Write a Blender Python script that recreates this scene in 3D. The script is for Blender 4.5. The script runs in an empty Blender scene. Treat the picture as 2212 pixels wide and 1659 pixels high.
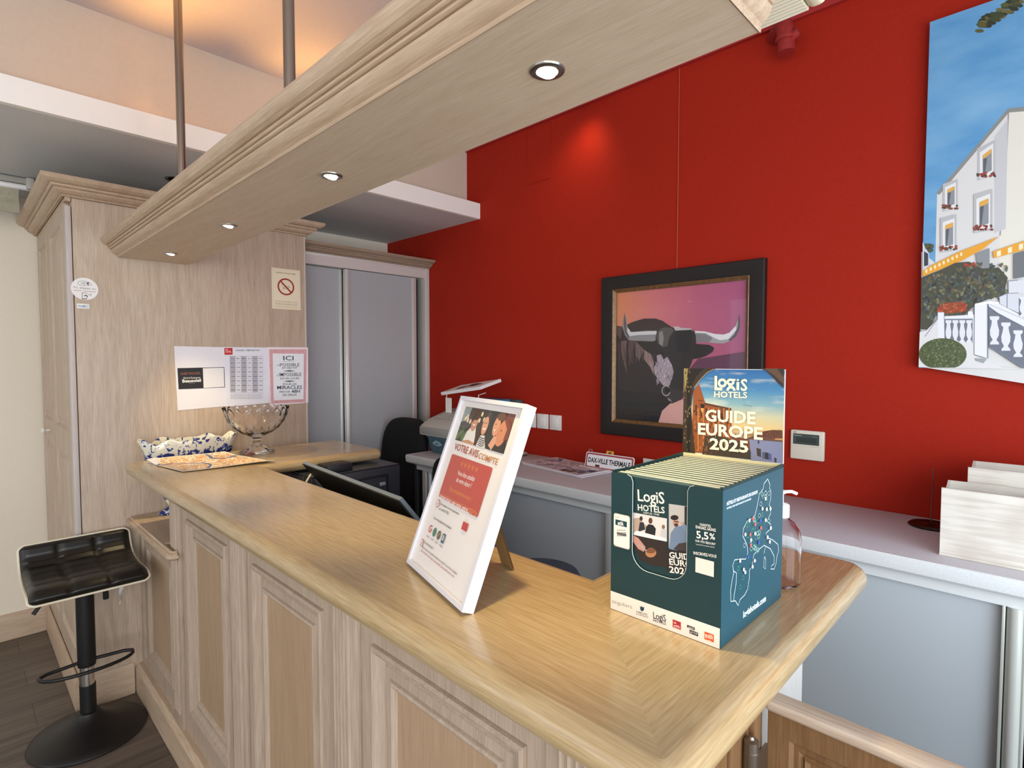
import bpy, bmesh, math, random
from mathutils import Vector, Matrix
from mathutils.geometry import tessellate_polygon
random.seed(7)
scene = bpy.context.scene
COL = scene.collection
PI = math.pi
HC = 1.46                    # camera height above the floor; everything below is laid out relative to the eye

# ------------------------------------------------------------------ camera, world, lights, exposure
YAW, PITCH = math.radians(134.52), math.radians(-2.444)
FOC = 1192.16                # focal length in pixels of the 2212 x 1659 frame
cam_data = bpy.data.cameras.new('camera')
cam = bpy.data.objects.new('camera', cam_data)
COL.objects.link(cam)
cam_data.sensor_width = 36.0
cam_data.lens = 36.0 * FOC / 2212.0
cam_data.clip_start = 0.02
_f = Vector((math.cos(YAW)*math.cos(PITCH), math.sin(YAW)*math.cos(PITCH), math.sin(PITCH)))
cam.location = (0, 0, HC)
cam.rotation_euler = _f.to_track_quat('-Z', 'Y').to_euler()
scene.camera = cam

world = bpy.data.worlds.new('world'); scene.world = world
world.use_nodes = True
wbg = world.node_tree.nodes['Background']
wbg.inputs[0].default_value = (0.75, 0.85, 1.0, 1)
wbg.inputs[1].default_value = 0.9

def lamp(name, kind, loc, aim, energy, color, **kw):
    d = bpy.data.lights.new(name, kind)
    d.energy = energy; d.color = color
    for k, v in kw.items(): setattr(d, k, v)
    o = bpy.data.objects.new(name, d); COL.objects.link(o)
    o.location = (loc[0], loc[1], loc[2] + HC)
    o.rotation_euler = (Vector(aim) - Vector(loc)).to_track_quat('-Z', 'Y').to_euler()
    return o

# daylight through the glass front on the right of the room and an added soft fill from behind the photographer
lamp('daylight_right', 'AREA', (1.15, 0.85, -0.30), (-0.25, 1.45, -0.45), 46, (0.80, 0.90, 1.0), shape='RECTANGLE', size=1.4, size_y=1.6)
lamp('daylight_front', 'AREA', (1.15, -1.45, 0.05), (-1.5, -0.9, 0.05), 74, (0.97, 0.98, 1.0), shape='RECTANGLE', size=2.3, size_y=1.7)
lamp('added_fill_side', 'AREA', (-1.2, -2.95, 0.1), (-1.4, 0.5, 0.1), 26, (0.96, 0.97, 1.0), shape='RECTANGLE', size=4.0, size_y=1.8)

scene.view_settings.view_transform = 'Standard'
scene.view_settings.look = 'None'
scene.view_settings.gamma = 1.0
scene.view_settings.use_curve_mapping = False
scene.view_settings.exposure = -0.10

# ------------------------------------------------------------------ pixel -> point on a real plane
_F = _f.normalized(); _R = _F.cross(Vector((0, 0, 1))).normalized(); _U = _R.cross(_F)
def ray(px, py):
    return _F + _R*((px - 1106.0)/FOC) - _U*((py - 829.5)/FOC)

# ------------------------------------------------------------------ materials
def lin(c):
    c /= 255.0
    return c/12.92 if c <= 0.04045 else ((c+0.055)/1.055)**2.4
def rgb(h):
    h = h.lstrip('#')
    return (lin(int(h[0:2], 16)), lin(int(h[2:4], 16)), lin(int(h[4:6], 16)), 1)
MATS = {}
def newmat(name):
    m = bpy.data.materials.new(name); m.use_nodes = True
    return m, m.node_tree, m.node_tree.nodes['Principled BSDF']
def plain(hexc, rough=0.6, metal=0.0, name=None, coat=0.0, noise=0.0, nscale=60):
    key = ('p', hexc, rough, metal, coat, noise)
    if key in MATS: return MATS[key]
    m, nt, b = newmat(name or 'paint_' + hexc.strip('#'))
    c = rgb(hexc)
    b.inputs['Base Color'].default_value = c
    b.inputs['Roughness'].default_value = rough
    b.inputs['Metallic'].default_value = metal
    b.inputs['Coat Weight'].default_value = coat
    if noise:
        tc = nt.nodes.new('ShaderNodeTexCoord'); n = nt.nodes.new('ShaderNodeTexNoise')
        n.inputs['Scale'].default_value = nscale; n.inputs['Detail'].default_value = 4
        r = nt.nodes.new('ShaderNodeValToRGB')
        r.color_ramp.elements[0].position = 0.3; r.color_ramp.elements[1].position = 0.7
        r.color_ramp.elements[0].color = tuple(x*(1-noise) for x in c[:3]) + (1,)
        r.color_ramp.elements[1].color = tuple(min(1, x*(1+noise)) for x in c[:3]) + (1,)
        bp = nt.nodes.new('ShaderNodeBump'); bp.inputs['Strength'].default_value = 0.15; bp.inputs['Distance'].default_value = 0.002
        nt.links.new(tc.outputs['Object'], n.inputs['Vector']); nt.links.new(n.outputs['Fac'], r.inputs['Fac'])
        nt.links.new(r.outputs['Color'], b.inputs['Base Color'])
        nt.links.new(n.outputs['Fac'], bp.inputs['Height']); nt.links.new(bp.outputs['Normal'], b.inputs['Normal'])
    MATS[key] = m
    return m
def emit(hexc, s, name):
    m, nt, b = newmat(name)
    b.inputs['Base Color'].default_value = rgb(hexc)
    b.inputs['Emission Color'].default_value = rgb(hexc)
    b.inputs['Emission Strength'].default_value = s
    return m
def glass(name, tint=(1, 1, 1, 1), rough=0.0, ior=1.45):
    m, nt, b = newmat(name)
    b.inputs['Base Color'].default_value = tint
    b.inputs['Roughness'].default_value = rough
    b.inputs['IOR'].default_value = ior
    b.inputs['Transmission Weight'].default_value = 1.0
    return m
def clear_pane(name, refl=0.5):
    # thin picture glass: mirror reflection by Fresnel over a transparent sheet
    m = bpy.data.materials.new(name); m.use_nodes = True; nt = m.node_tree
    for n in list(nt.nodes): nt.nodes.remove(n)
    out = nt.nodes.new('ShaderNodeOutputMaterial'); mix = nt.nodes.new('ShaderNodeMixShader')
    tr = nt.nodes.new('ShaderNodeBsdfTransparent'); gl = nt.nodes.new('ShaderNodeBsdfGlossy'); gl.inputs['Roughness'].default_value = 0.02
    fr = nt.nodes.new('ShaderNodeLayerWeight'); fr.inputs['Blend'].default_value = 0.5
    pw = nt.nodes.new('ShaderNodeMath'); pw.operation = 'POWER'; nt.links.new(fr.outputs['Facing'], pw.inputs[0]); pw.inputs[1].default_value = 4.0
    ma = nt.nodes.new('ShaderNodeMath'); ma.operation = 'MULTIPLY_ADD'; nt.links.new(pw.outputs[0], ma.inputs[0]); ma.inputs[1].default_value = 0.9; ma.inputs[2].default_value = 0.05*refl
    nt.links.new(ma.outputs[0], mix.inputs[0]); nt.links.new(tr.outputs[0], mix.inputs[1]); nt.links.new(gl.outputs[0], mix.inputs[2])
    nt.links.new(mix.outputs[0], out.inputs['Surface'])
    return m
def wood(name, light, dark, axis='Z', rough=0.5, figure=0.75, pore=0.5, coat=0.0, mask=None, warp=1.0):
    """limed oak: stretched figure + fine pores. axis = direction of the grain; mask adds a second grain axis (see countertop)."""
    m, nt, b = newmat(name); L = nt.links.new; N = nt.nodes.new
    tc = N('ShaderNodeTexCoord')
    def mapped(ax, along, across):
        mp = N('ShaderNodeMapping'); mp.inputs['Location'].default_value = (3.1, 7.7, 1.9) if ax == mask else (0, 0, 0)
        s = [across]*3; s['XYZ'.index(ax)] = along
        mp.inputs['Scale'].default_value = s
        L(tc.outputs['Object'], mp.inputs['Vector'])
        return mp.outputs['Vector']
    v1, v2 = mapped(axis, 0.55, 7.0), mapped(axis, 16.0, 330.0)
    if mask:
        ax2 = mask
        w1, w2 = mapped(ax2, 0.55, 7.0), mapped(ax2, 16.0, 330.0)
        sx = N('ShaderNodeSeparateXYZ'); L(tc.outputs['Object'], sx.inputs[0])
        ad = N('ShaderNodeMath'); ad.operation = 'ADD'; L(sx.outputs[0], ad.inputs[0]); L(sx.outputs[1], ad.inputs[1])
        g1 = N('ShaderNodeMath'); g1.operation = 'GREATER_THAN'; L(ad.outputs[0], g1.inputs[0]); g1.inputs[1].default_value = MITRE
        df = N('ShaderNodeMath'); df.operation = 'SUBTRACT'; L(sx.outputs[1], df.inputs[0]); L(sx.outputs[0], df.inputs[1])
        g2 = N('ShaderNodeMath'); g2.operation = 'GREATER_THAN'; L(df.outputs[0], g2.inputs[0]); g2.inputs[1].default_value = MITRE2
        mx = N('ShaderNodeMath'); mx.operation = 'MAXIMUM'; L(g1.outputs[0], mx.inputs[0]); L(g2.outputs[0], mx.inputs[1])
        def mixv(a, c):
            q = N('ShaderNodeMix'); q.data_type = 'VECTOR'; L(mx.outputs[0], q.inputs[0]); L(a, q.inputs[4]); L(c, q.inputs[5]); return q.outputs[1]
        v1, v2 = mixv(v1, w1), mixv(v2, w2)
    n1 = N('ShaderNodeTexNoise'); n1.inputs['Scale'].default_value = 1.3; n1.inputs['Detail'].default_value = 3; n1.inputs['Distortion'].default_value = 0.7*warp
    L(v1, n1.inputs['Vector'])
    wv = N('ShaderNodeMath'); wv.operation = 'MULTIPLY'; L(n1.outputs['Fac'], wv.inputs[0]); wv.inputs[1].default_value = 46
    sn = N('ShaderNodeMath'); sn.operation = 'SINE'; L(wv.outputs[0], sn.inputs[0])
    n2 = N('ShaderNodeTexNoise'); n2.inputs['Scale'].default_value = 1.0; n2.inputs['Detail'].default_value = 3
    L(v2, n2.inputs['Vector'])
    a = N('ShaderNodeMath'); a.operation = 'MULTIPLY_ADD'; L(sn.outputs[0], a.inputs[0]); a.inputs[1].default_value = 0.11*figure; a.inputs[2].default_value = 0.5
    c = N('ShaderNodeMath'); c.operation = 'MULTIPLY_ADD'; L(n2.outputs['Fac'], c.inputs[0]); c.inputs[1].default_value = 1.3*pore; L(a.outputs[0], c.inputs[2])
    d = N('ShaderNodeMath'); d.operation = 'SUBTRACT'; L(c.outputs[0], d.inputs[0]); d.inputs[1].default_value = 0.65*pore
    rp = N('ShaderNodeValToRGB'); L(d.outputs[0], rp.inputs['Fac'])
    rp.color_ramp.elements[0].position = 0.2; rp.color_ramp.elements[1].position = 0.68
    rp.color_ramp.elements[0].color = rgb(dark); rp.color_ramp.elements[1].color = rgb(light)
    L(rp.outputs['Color'], b.inputs['Base Color'])
    b.inputs['Roughness'].default_value = rough; b.inputs['Coat Weight'].default_value = coat; b.inputs['Coat Roughness'].default_value = 0.12
    bp = N('ShaderNodeBump'); bp.inputs['Strength'].default_value = 0.12; bp.inputs['Distance'].default_value = 0.0015
    L(d.outputs[0], bp.inputs['Height']); L(bp.outputs['Normal'], b.inputs['Normal'])
    return m

# ------------------------------------------------------------------ mesh building
class MB:
    def __init__(s): s.bm = bmesh.new(); s.mats = []
    def mi(s, mat):
        if mat is None: return 0
        if mat not in s.mats: s.mats.append(mat)
        return s.mats.index(mat)
    def box(s, x0, x1, y0, y1, z0, z1, bev=0.0, mat=None, M=None, seg=2):
        b = bmesh.new()
        bmesh.ops.create_cube(b, size=1)
        for v in b.verts:
            v.co = Vector(((x0+x1)/2 + v.co.x*abs(x1-x0), (y0+y1)/2 + v.co.y*abs(y1-y0), (z0+z1)/2 + v.co.z*abs(z1-z0)))
        if bev: bmesh.ops.bevel(b, geom=b.edges[:], offset=bev, segments=seg, profile=0.5, affect='EDGES')
        s.add(b, mat, M); return s
    def add(s, b, mat=None, M=None):
        if M: b.transform(M)
        i = s.mi(mat); mp = {}
        for v in b.verts: mp[v] = s.bm.verts.new(v.co)
        for f in b.faces:
            try:
                nf = s.bm.faces.new([mp[v] for v in f.verts]); nf.material_index = i
            except ValueError: pass
        b.free()
    def face(s, pts, mat=None):
        vs = [s.bm.verts.new(p) for p in pts]
        f = s.bm.faces.new(vs); f.material_index = s.mi(mat); return f
    def grid(s, rows, mat=None, close_u=False, close_v=False, cap0=False, cap1=False):
        i = s.mi(mat)
        V = [[s.bm.verts.new(p) for p in r] for r in rows]
        n = len(V); m = len(V[0])
        for a in range(n if close_v else n-1):
            for c in range(m if close_u else m-1):
                try:
                    f = s.bm.faces.new((V[a][c], V[a][(c+1) % m], V[(a+1) % n][(c+1) % m], V[(a+1) % n][c])); f.material_index = i
                except ValueError: pass
        if cap0: s.bm.faces.new(list(reversed(V[0]))).material_index = i
        if cap1: s.bm.faces.new(V[-1]).material_index = i
        return s
    def lathe(s, prof, c=(0, 0, 0), seg=32, sx=1, sy=1, mat=None, M=None, cap0=True, cap1=True, mod=None):
        rows = []
        for k, (r, z) in enumerate(prof):
            row = []
            for j in range(seg):
                a = 2*PI*j/seg
                rr, dz = (r, 0) if mod is None else mod(k, a, r)
                p = Vector((c[0] + rr*math.cos(a)*sx, c[1] + rr*math.sin(a)*sy, c[2] + z + dz))
                row.append(M @ p if M else p)
            rows.append(row)
        return s.grid(rows, mat, close_u=True, cap0=cap0 and prof[0][0] > 1e-6, cap1=cap1 and prof[-1][0] > 1e-6)
    def cyl(s, p0, p1, r0, r1=None, seg=20, mat=None):
        return s.tube([p0, p1], r0, seg, mat, r1=r1)
    def tube(s, pts, r, seg=10, mat=None, closed=False, r1=None):
        pts = [Vector(p) for p in pts]; n = len(pts); rows = []
        up = None
        for k in range(n):
            if closed: t = pts[(k+1) % n] - pts[k-1]
            else: t = pts[min(k+1, n-1)] - pts[max(k-1, 0)]
            t.normalize()
            if up is None:
                up = Vector((0, 0, 1)) if abs(t.z) < 0.9 else Vector((1, 0, 0))
            a = t.cross(up).normalized(); up = a.cross(t).normalized()
            rr = r if r1 is None else r + (r1-r)*k/(n-1)
            rows.append([pts[k] + a*rr*math.cos(2*PI*j/seg) + up*rr*math.sin(2*PI*j/seg) for j in range(seg)])
        return s.grid(rows, mat, close_u=True, close_v=closed, cap0=not closed, cap1=not closed)
    def sweep(s, path, prof, closed=False, mat=None, caps=True):
        """profile (out, z) carried along a horizontal path with mitred corners; out is to the right of travel"""
        P = [Vector((p[0], p[1])) for p in path]; n = len(P); rows = []
        for k in range(n):
            d0 = (P[k]-P[k-1]).normalized() if (k > 0 or closed) else None
            d1 = (P[(k+1) % n]-P[k]).normalized() if (k < n-1 or closed) else None
            if d0 is None: d0 = d1
            if d1 is None: d1 = d0
            n0 = Vector((d0.y, -d0.x)); n1 = Vector((d1.y, -d1.x))
            q = (n0+n1); q = q/(q.dot(n0)) if q.length > 1e-6 else n0
            rows.append([Vector((P[k].x+q.x*o, P[k].y+q.y*o, z)) for o, z in prof])
        i = s.mi(mat)
        V = [[s.bm.verts.new(p) for p in r] for r in rows]; m = len(prof)
        for a in range(n if closed else n-1):
            for c in range(m):
                f = s.bm.faces.new((V[a][c], V[a][(c+1) % m], V[(a+1) % n][(c+1) % m], V[(a+1) % n][c])); f.material_index = i
        if not closed and caps:
            s.bm.faces.new(list(reversed(V[0]))).material_index = i; s.bm.faces.new(V[-1]).material_index = i
        return s
    def ring(s, mp, u0, v0, u1, v1, prof, mat=None, inner=False):
        """picture-frame moulding: profile (inset, height), mitred; mp maps (u, v, n) to space"""
        rows = []
        for cu, cv, su, sv in ((u0, v0, 1, 1), (u1, v0, -1, 1), (u1, v1, -1, -1), (u0, v1, 1, -1)):
            rows.append([mp(cu+su*d, cv+sv*d, h) for d, h in prof])
        i = s.mi(mat); V = [[s.bm.verts.new(p) for p in r] for r in rows]; m = len(prof)
        for a in range(4):
            for c in range(m-1):
                f = s.bm.faces.new((V[a][c], V[a][c+1], V[(a+1) % 4][c+1], V[(a+1) % 4][c])); f.material_index = i
        if inner: s.bm.faces.new([V[a][-1] for a in range(4)]).material_index = i
        return s
    def prism(s, pts, z0, z1, mat=None, M=None):
        """horizontal outline (x, y) extruded from z0 to z1"""
        b = bmesh.new(); n = len(pts)
        lo = [b.verts.new((p[0], p[1], z0)) for p in pts]; hi = [b.verts.new((p[0], p[1], z1)) for p in pts]
        for k in range(n): b.faces.new((lo[k], lo[(k+1) % n], hi[(k+1) % n], hi[k]))
        for tri in tessellate_polygon([[Vector((p[0], p[1], 0)) for p in pts]]):
            b.faces.new([lo[t] for t in reversed(tri)]); b.faces.new([hi[t] for t in tri])
        s.add(b, mat, M); return s
    def build(s, name, mat=None, parent=None, smooth=35, recalc=True):
        if mat is not None: s.mats = mat if isinstance(mat, list) else [mat]
        if recalc: bmesh.ops.recalc_face_normals(s.bm, faces=s.bm.faces)
        base = parent_base(parent) if parent else None
        if base is None:
            xs = [v.co for v in s.bm.verts]
            base = Vector(((min(p.x for p in xs)+max(p.x for p in xs))/2, (min(p.y for p in xs)+max(p.y for p in xs))/2, min(p.z for p in xs)))
            if name in ('countertop',): base = Vector((0, 0, base.z))
        for v in s.bm.verts: v.co -= base
        me = bpy.data.meshes.new(name); s.bm.to_mesh(me); s.bm.free()
        for m in s.mats: me.materials.append(m)
        if smooth:
            for p in me.polygons: p.use_smooth = True
            me.set_sharp_from_angle(angle=math.radians(smooth))
        o = bpy.data.objects.new(name, me); COL.objects.link(o)
        if parent: o.parent = parent
        else: o.location = base; TOPS.append(o)
        o['_base'] = list(base)
        return o
TOPS = []
def parent_base(p): return Vector(p['_base'])
def tag(o, label=None, cat=None, group=None, kind=None):
    if label: o['label'] = label
    if cat: o['category'] = cat
    if group: o['group'] = group
    if kind: o['kind'] = kind
    return o
def thing(name, loc, label, cat, group=None):
    o = bpy.data.objects.new(name, None); COL.objects.link(o)
    o.empty_display_size = 0.05; o.location = loc; o['_base'] = list(loc); TOPS.append(o)
    return tag(o, label, cat, group)
def struct(name, mb, mat, parent=None, smooth=35):
    o = mb.build(name, mat, parent, smooth)
    if not parent: o['kind'] = 'structure'
    return o
def copy_tree(o, parent=None):
    c = o.copy(); COL.objects.link(c); c.parent = parent
    if parent is None: TOPS.append(c)
    for ch in [k for k in o.children]: copy_tree(ch, c)
    return c
def rrect(x0, y0, x1, y1, r, n=5):
    pts = []
    for cx, cy, a0 in ((x1-r, y1-r, 0), (x0+r, y1-r, PI/2), (x0+r, y0+r, PI), (x1-r, y0+r, 3*PI/2)):
        for k in range(n+1):
            a = a0 + PI/2*k/n; pts.append((cx+r*math.cos(a), cy+r*math.sin(a)))
    return pts

# ------------------------------------------------------------------ printed sheets (flat artwork and lettering lying on a surface)
_TXT = {}
def text_geo(st, bold=0.0, shear=0.0, space=1.0):
    key = (st, bold, shear, space)
    if key in _TXT: return _TXT[key]
    cu = bpy.data.curves.new('t', 'FONT'); cu.body = st; cu.size = 1.0; cu.resolution_u = 2; cu.offset = bold; cu.shear = shear; cu.space_character = space
    cu.fill_mode = 'FRONT'
    o = bpy.data.objects.new('t', cu); COL.objects.link(o)
    dg = bpy.context.evaluated_depsgraph_get(); ev = o.evaluated_get(dg); me = ev.to_mesh()
    vs = [(v.co.x, v.co.y) for v in me.vertices]; fs = [tuple(p.vertices) for p in me.polygons]
    ev.to_mesh_clear(); bpy.data.objects.remove(o); bpy.data.curves.remove(cu)
    _TXT[key] = (vs, fs); return _TXT[key]
class Sheet:
    def __init__(s, O, U, V, src=(0, 0, 1.0), rough=0.55):
        s.O = Vector(O); s.U = Vector(U).normalized(); s.V = Vector(V).normalized(); s.N = s.U.cross(s.V).normalized()
        s.mb = MB(); s.h = 0.0002; s.src = src; s.rough = rough; s.step = 0.00003
    def crop(s, ox, oy, sc): s.src = (ox, oy, sc); return s
    def px(s, a, b):
        ox, oy, sc = s.src
        d = ray(ox + a/sc, oy + b/sc)
        t = s.O.dot(s.N)/d.dot(s.N)
        p = d*t - s.O
        return (p.dot(s.U), p.dot(s.V))
    def at(s, u, v, h=None): return s.O + s.U*u + s.V*v + s.N*(s.h if h is None else h)
    def m(s, col): return col if not isinstance(col, str) else plain(col, s.rough)
    def poly(s, pts, col, px=True):
        if px: pts = [s.px(*p) for p in pts]
        i = s.mb.mi(s.m(col)); s.h += s.step
        vs = [s.mb.bm.verts.new(s.at(*p)) for p in pts]
        for t in tessellate_polygon([[Vector((p[0], p[1], 0)) for p in pts]]):
            a = [vs[k] for k in t]
            if (a[1].co-a[0].co).cross(a[2].co-a[0].co).dot(s.N) < 0: a.reverse()
            try: s.mb.bm.faces.new(a).material_index = i
            except ValueError: pass
        return s
    def rect(s, u0, v0, u1, v1, col): return s.poly([(u0, v0), (u1, v0), (u1, v1), (u0, v1)], col, False)
    def rr(s, u0, v0, u1, v1, r, col): return s.poly(rrect(u0, v0, u1, v1, r), col, False)
    def ell(s, cx, cy, rx, ry, col, px=True, n=20, a0=0, a1=2*PI, rot=0):
        pts = []
        for k in range(n):
            a = a0 + (a1-a0)*k/(n if a1-a0 > 6.28 else n-1)
            x, y = rx*math.cos(a), ry*math.sin(a)
            pts.append((cx+x*math.cos(rot)-y*math.sin(rot), cy+x*math.sin(rot)+y*math.cos(rot)))
        return s.poly(pts, col, px)
    def line(s, pts, w, col, px=True, closed=False):
        """stroke; w in metres"""
        if px: pts = [s.px(*p) for p in pts]
        i = s.mb.mi(s.m(col)); s.h += s.step
        n = len(pts); L = []; Rr = []
        for k in range(n):
            a = Vector(pts[k-1]) if (k > 0 or closed) else Vector(pts[k]); b = Vector(pts[(k+1) % n]) if (k < n-1 or closed) else Vector(pts[k])
            d = (b-a); d = d.normalized() if d.length > 1e-9 else Vector((1, 0))
            q = Vector((-d.y, d.x))*w/2; p = Vector(pts[k])
            L.append(s.mb.bm.verts.new(s.at(*(p+q)))); Rr.append(s.mb.bm.verts.new(s.at(*(p-q))))
        for k in range(n if closed else n-1):
            j = (k+1) % n
            try: s.mb.bm.faces.new((Rr[k], Rr[j], L[j], L[k])).material_index = i
            except ValueError: pass
        return s
    def text(s, st, bl, br, tl, col, px=True, bold=0.0, shear=0.0, space=1.0):
        """baseline from bl to br, capital height reaching tl"""
        if px: bl, br, tl = s.px(*bl), s.px(*br), s.px(*tl)
        bl, br, tl = Vector(bl), Vector(br), Vector(tl)
        vs, fs = text_geo(st, bold, shear, space)
        if not vs: return s
        x0 = min(v[0] for v in vs); x1 = max(v[0] for v in vs)
        e = (br-bl); W = e.length; e.normalize(); q = Vector((-e.y, e.x)); h = (tl-bl).dot(q)
        i = s.mb.mi(s.m(col)); s.h += s.step
        nv = [s.mb.bm.verts.new(s.at(*(bl + e*((x-x0)/(x1-x0)*W) + q*(y/0.69*h)))) for x, y in vs]
        for f in fs:
            try: s.mb.bm.faces.new([nv[k] for k in f]).material_index = i
            except ValueError: pass
        return s
    def build(s, name, parent): return s.mb.build(name, None, parent, smooth=0, recalc=False)

MITRE, MITRE2 = 0.225, 3.08
M_WOODZ = wood('limed_oak_upright', '#CDBAA5', '#A79079', 'Z', 0.5, figure=0.55)
M_WOODZ2 = wood('limed_oak_panel', '#B89C7E', '#9A7F62', 'Z', 0.5, figure=0.35, pore=0.35)
M_WOODZ_SHADED = wood('limed_oak_shaded', '#BCA995', '#988471', 'Z', 0.5, figure=0.45)  # same oak as the tall cabinet, with the counter front's shade in its colour
M_WOODY = wood('limed_oak_along_y', '#CBB49A', '#A58B70', 'Y', 0.5, figure=0.5)
M_WOODX = wood('limed_oak_along_x', '#CBB49A', '#A58A6E', 'X', 0.5, figure=0.5)
M_TOP = wood('varnished_oak_top', '#BFA87F', '#9C8158', 'X', 0.27, figure=0.16, pore=0.6, coat=0.5, mask='Y', warp=1.6)
M_SOF = wood('limed_oak_canopy', '#D6C5AD', '#BFA98D', 'X', 0.45, figure=0.5, pore=0.5)
M_GATE = wood('brown_oak_gate', '#84613F', '#624525', 'Z', 0.5, figure=0.5)
M_WHITEWOOD = wood('white_limed_oak', '#E4E1DC', '#C9C5BE', 'Z', 0.5, figure=0.3, pore=0.3)
M_RED = plain('#A3220F', 0.75, name='red_wall_paint', noise=0.05, nscale=90)
M_RED.node_tree.nodes['Principled BSDF'].inputs['Specular IOR Level'].default_value = 0.2
M_CREAM = plain('#EFE5D2', 0.8, name='cream_wall_paint', noise=0.02, nscale=120)
M_SALMON = plain('#D2C0AC', 0.85, name='beige_wall_paint', noise=0.02)
M_SOFFIT = plain('#D2D3D0', 0.85, name='grey_soffit_paint', noise=0.02)
M_FASCIA = plain('#F6F2EA', 0.8, name='white_fascia_paint')
M_CEIL = plain('#CDC4C4', 0.85, name='ceiling_paint', noise=0.02)
M_GREYLAM = plain('#ABAEB0', 0.5, name='grey_laminate', noise=0.03, nscale=300)
M_ALU = plain('#D4D5D2', 0.32, 0.6, name='satin_aluminium')
M_WHITE = plain('#EDEBE8', 0.45, name='white_lacquer')
M_BLACK = plain('#0B0B0C', 0.55, name='black_plastic')
M_CHROME = plain('#C9C6C0', 0.15, 1.0, name='chrome')

# ------------------------------------------------------------------ the room
def floor_mat():
    m, nt, b = newmat('grey_brown_laminate'); L = nt.links.new; N = nt.nodes.new
    tc = N('ShaderNodeTexCoord'); mp = N('ShaderNodeMapping'); mp.inputs['Rotation'].default_value = (0, 0, math.radians(90))
    L(tc.outputs['Object'], mp.inputs['Vector'])
    br = N('ShaderNodeTexBrick'); br.inputs['Scale'].default_value = 1.0
    br.inputs['Brick Width'].default_value = 1.2; br.inputs['Row Height'].default_value = 0.19; br.inputs['Mortar Size'].default_value = 0.0012
    br.inputs['Color1'].default_value = rgb('#5F554C'); br.inputs['Color2'].default_value = rgb('#6C6158'); br.inputs['Mortar'].default_value = rgb('#3A3028')
    L(mp.outputs['Vector'], br.inputs['Vector'])
    mp2 = N('ShaderNodeMapping'); mp2.inputs['Scale'].default_value = (26, 1.6, 26); L(tc.outputs['Object'], mp2.inputs['Vector'])
    n = N('ShaderNodeTexNoise'); n.inputs['Scale'].default_value = 1.2; n.inputs['Detail'].default_value = 5; n.inputs['Distortion'].default_value = 1.0
    L(mp2.outputs['Vector'], n.inputs['Vector'])
    r = N('ShaderNodeValToRGB'); r.color_ramp.elements[0].color = (0.55, 0.53, 0.5, 1); r.color_ramp.elements[1].color = (1.15, 1.1, 1.05, 1)
    r.color_ramp.elements[0].position = 0.3; r.color_ramp.elements[1].position = 0.7
    L(n.outputs['Fac'], r.inputs['Fac'])
    mx = N('ShaderNodeMix'); mx.data_type = 'RGBA'; mx.blend_type = 'MULTIPLY'; mx.inputs[0].default_value = 1.0
    L(br.outputs['Color'], mx.inputs[6]); L(r.outputs['Color'], mx.inputs[7]); L(mx.outputs[2], b.inputs['Base Color'])
    b.inputs['Roughness'].default_value = 0.42
    return m
XB, XN, YR = -3.87, -3.48, 2.25
FL = -HC
struct('floor', MB().box(-4.1, 3.3, -3.2, 2.4, FL-0.1, FL), floor_mat(), smooth=0)
struct('ceiling', MB().box(-2.72, 3.3, -3.2, 2.4, 1.305, 1.40), M_CEIL, smooth=0)
struct('wall_right', MB().box(-3.6, 3.3, YR, YR+0.15, FL, 1.305), M_RED, smooth=0)
struct('wall_back', MB().box(XB-0.15, XB, -3.2, 1.34, FL, 0.846), M_CREAM, smooth=0)
struct('wall_closet', MB().box(XN-0.15, XN, 1.34, YR, FL, 0.846), M_CREAM, smooth=0)
# high wall over the lowered ceiling, and the bulkhead with its light trough
struct('wall_upper', MB().box(-2.72, -2.60, -3.2, YR, 0.87, 1.305), M_SALMON, smooth=0)
struct('ceiling_lowered', MB().box(XB-0.15, -2.505, -3.2, YR, 0.846, 0.87), M_SOFFIT, smooth=0)
struct('trim_1', MB().box(-2.505, -2.48, -3.2, YR, 0.846, 0.937), M_FASCIA, smooth=0)
struct('trim_2', MB().box(-2.59, 3.3, YR-0.018, YR, 1.262, 1.305), plain('#A32320', 0.6, name='red_moulding_paint'), smooth=0)
mbp = MB()
mbp.box(-2.093, -1.927, YR-0.003, YR, 0.962, 1.25)
struct('trim_3', mbp, M_RED, smooth=0)
mb = MB(); bbp = [(0, FL), (0.016, FL), (0.016, -1.345), (0.006, -1.325), (0, -1.325)]
mb.sweep([(XB, 0.338), (XB, -3.2)][::-1], bbp)
struct('baseboard_back', mb, M_WOODY)
# walls behind the photographer, with the glazed front and an unseen window added for the fill
def windowed(axis, pos, t, a0, a1, z0, z1, w0, w1, q0, q1):
    mb = MB()
    def b(u0, u1, v0, v1):
        if axis == 'x': mb.box(pos, pos+t, u0, u1, v0, v1)
        else: mb.box(u0, u1, pos, pos+t, v0, v1)
    b(a0, w0, z0, z1); b(w1, a1, z0, z1); b(w0, w1, z0, q0); b(w0, w1, q1, z1)
    return mb
mbw = windowed('x', 1.22, 0.15, -0.1, 2.25, FL, 1.305, 0.1, 1.8, -1.2, 0.65)
mbw.box(1.22, 1.37, -3.2, -2.7, FL, 1.305).box(1.22, 1.37, -0.2, -0.1, FL, 1.305).box(1.22, 1.37, -2.7, -0.2, FL, -0.95).box(1.22, 1.37, -2.7, -0.2, 1.0, 1.305)
struct('wall_front', mbw, M_CREAM, smooth=0)
struct('wall_left', windowed('y', -3.15, 0.15, -4.0, 3.3, FL, 1.305, -3.3, 1.3, -1.05, 1.0), M_CREAM, smooth=0)
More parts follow.
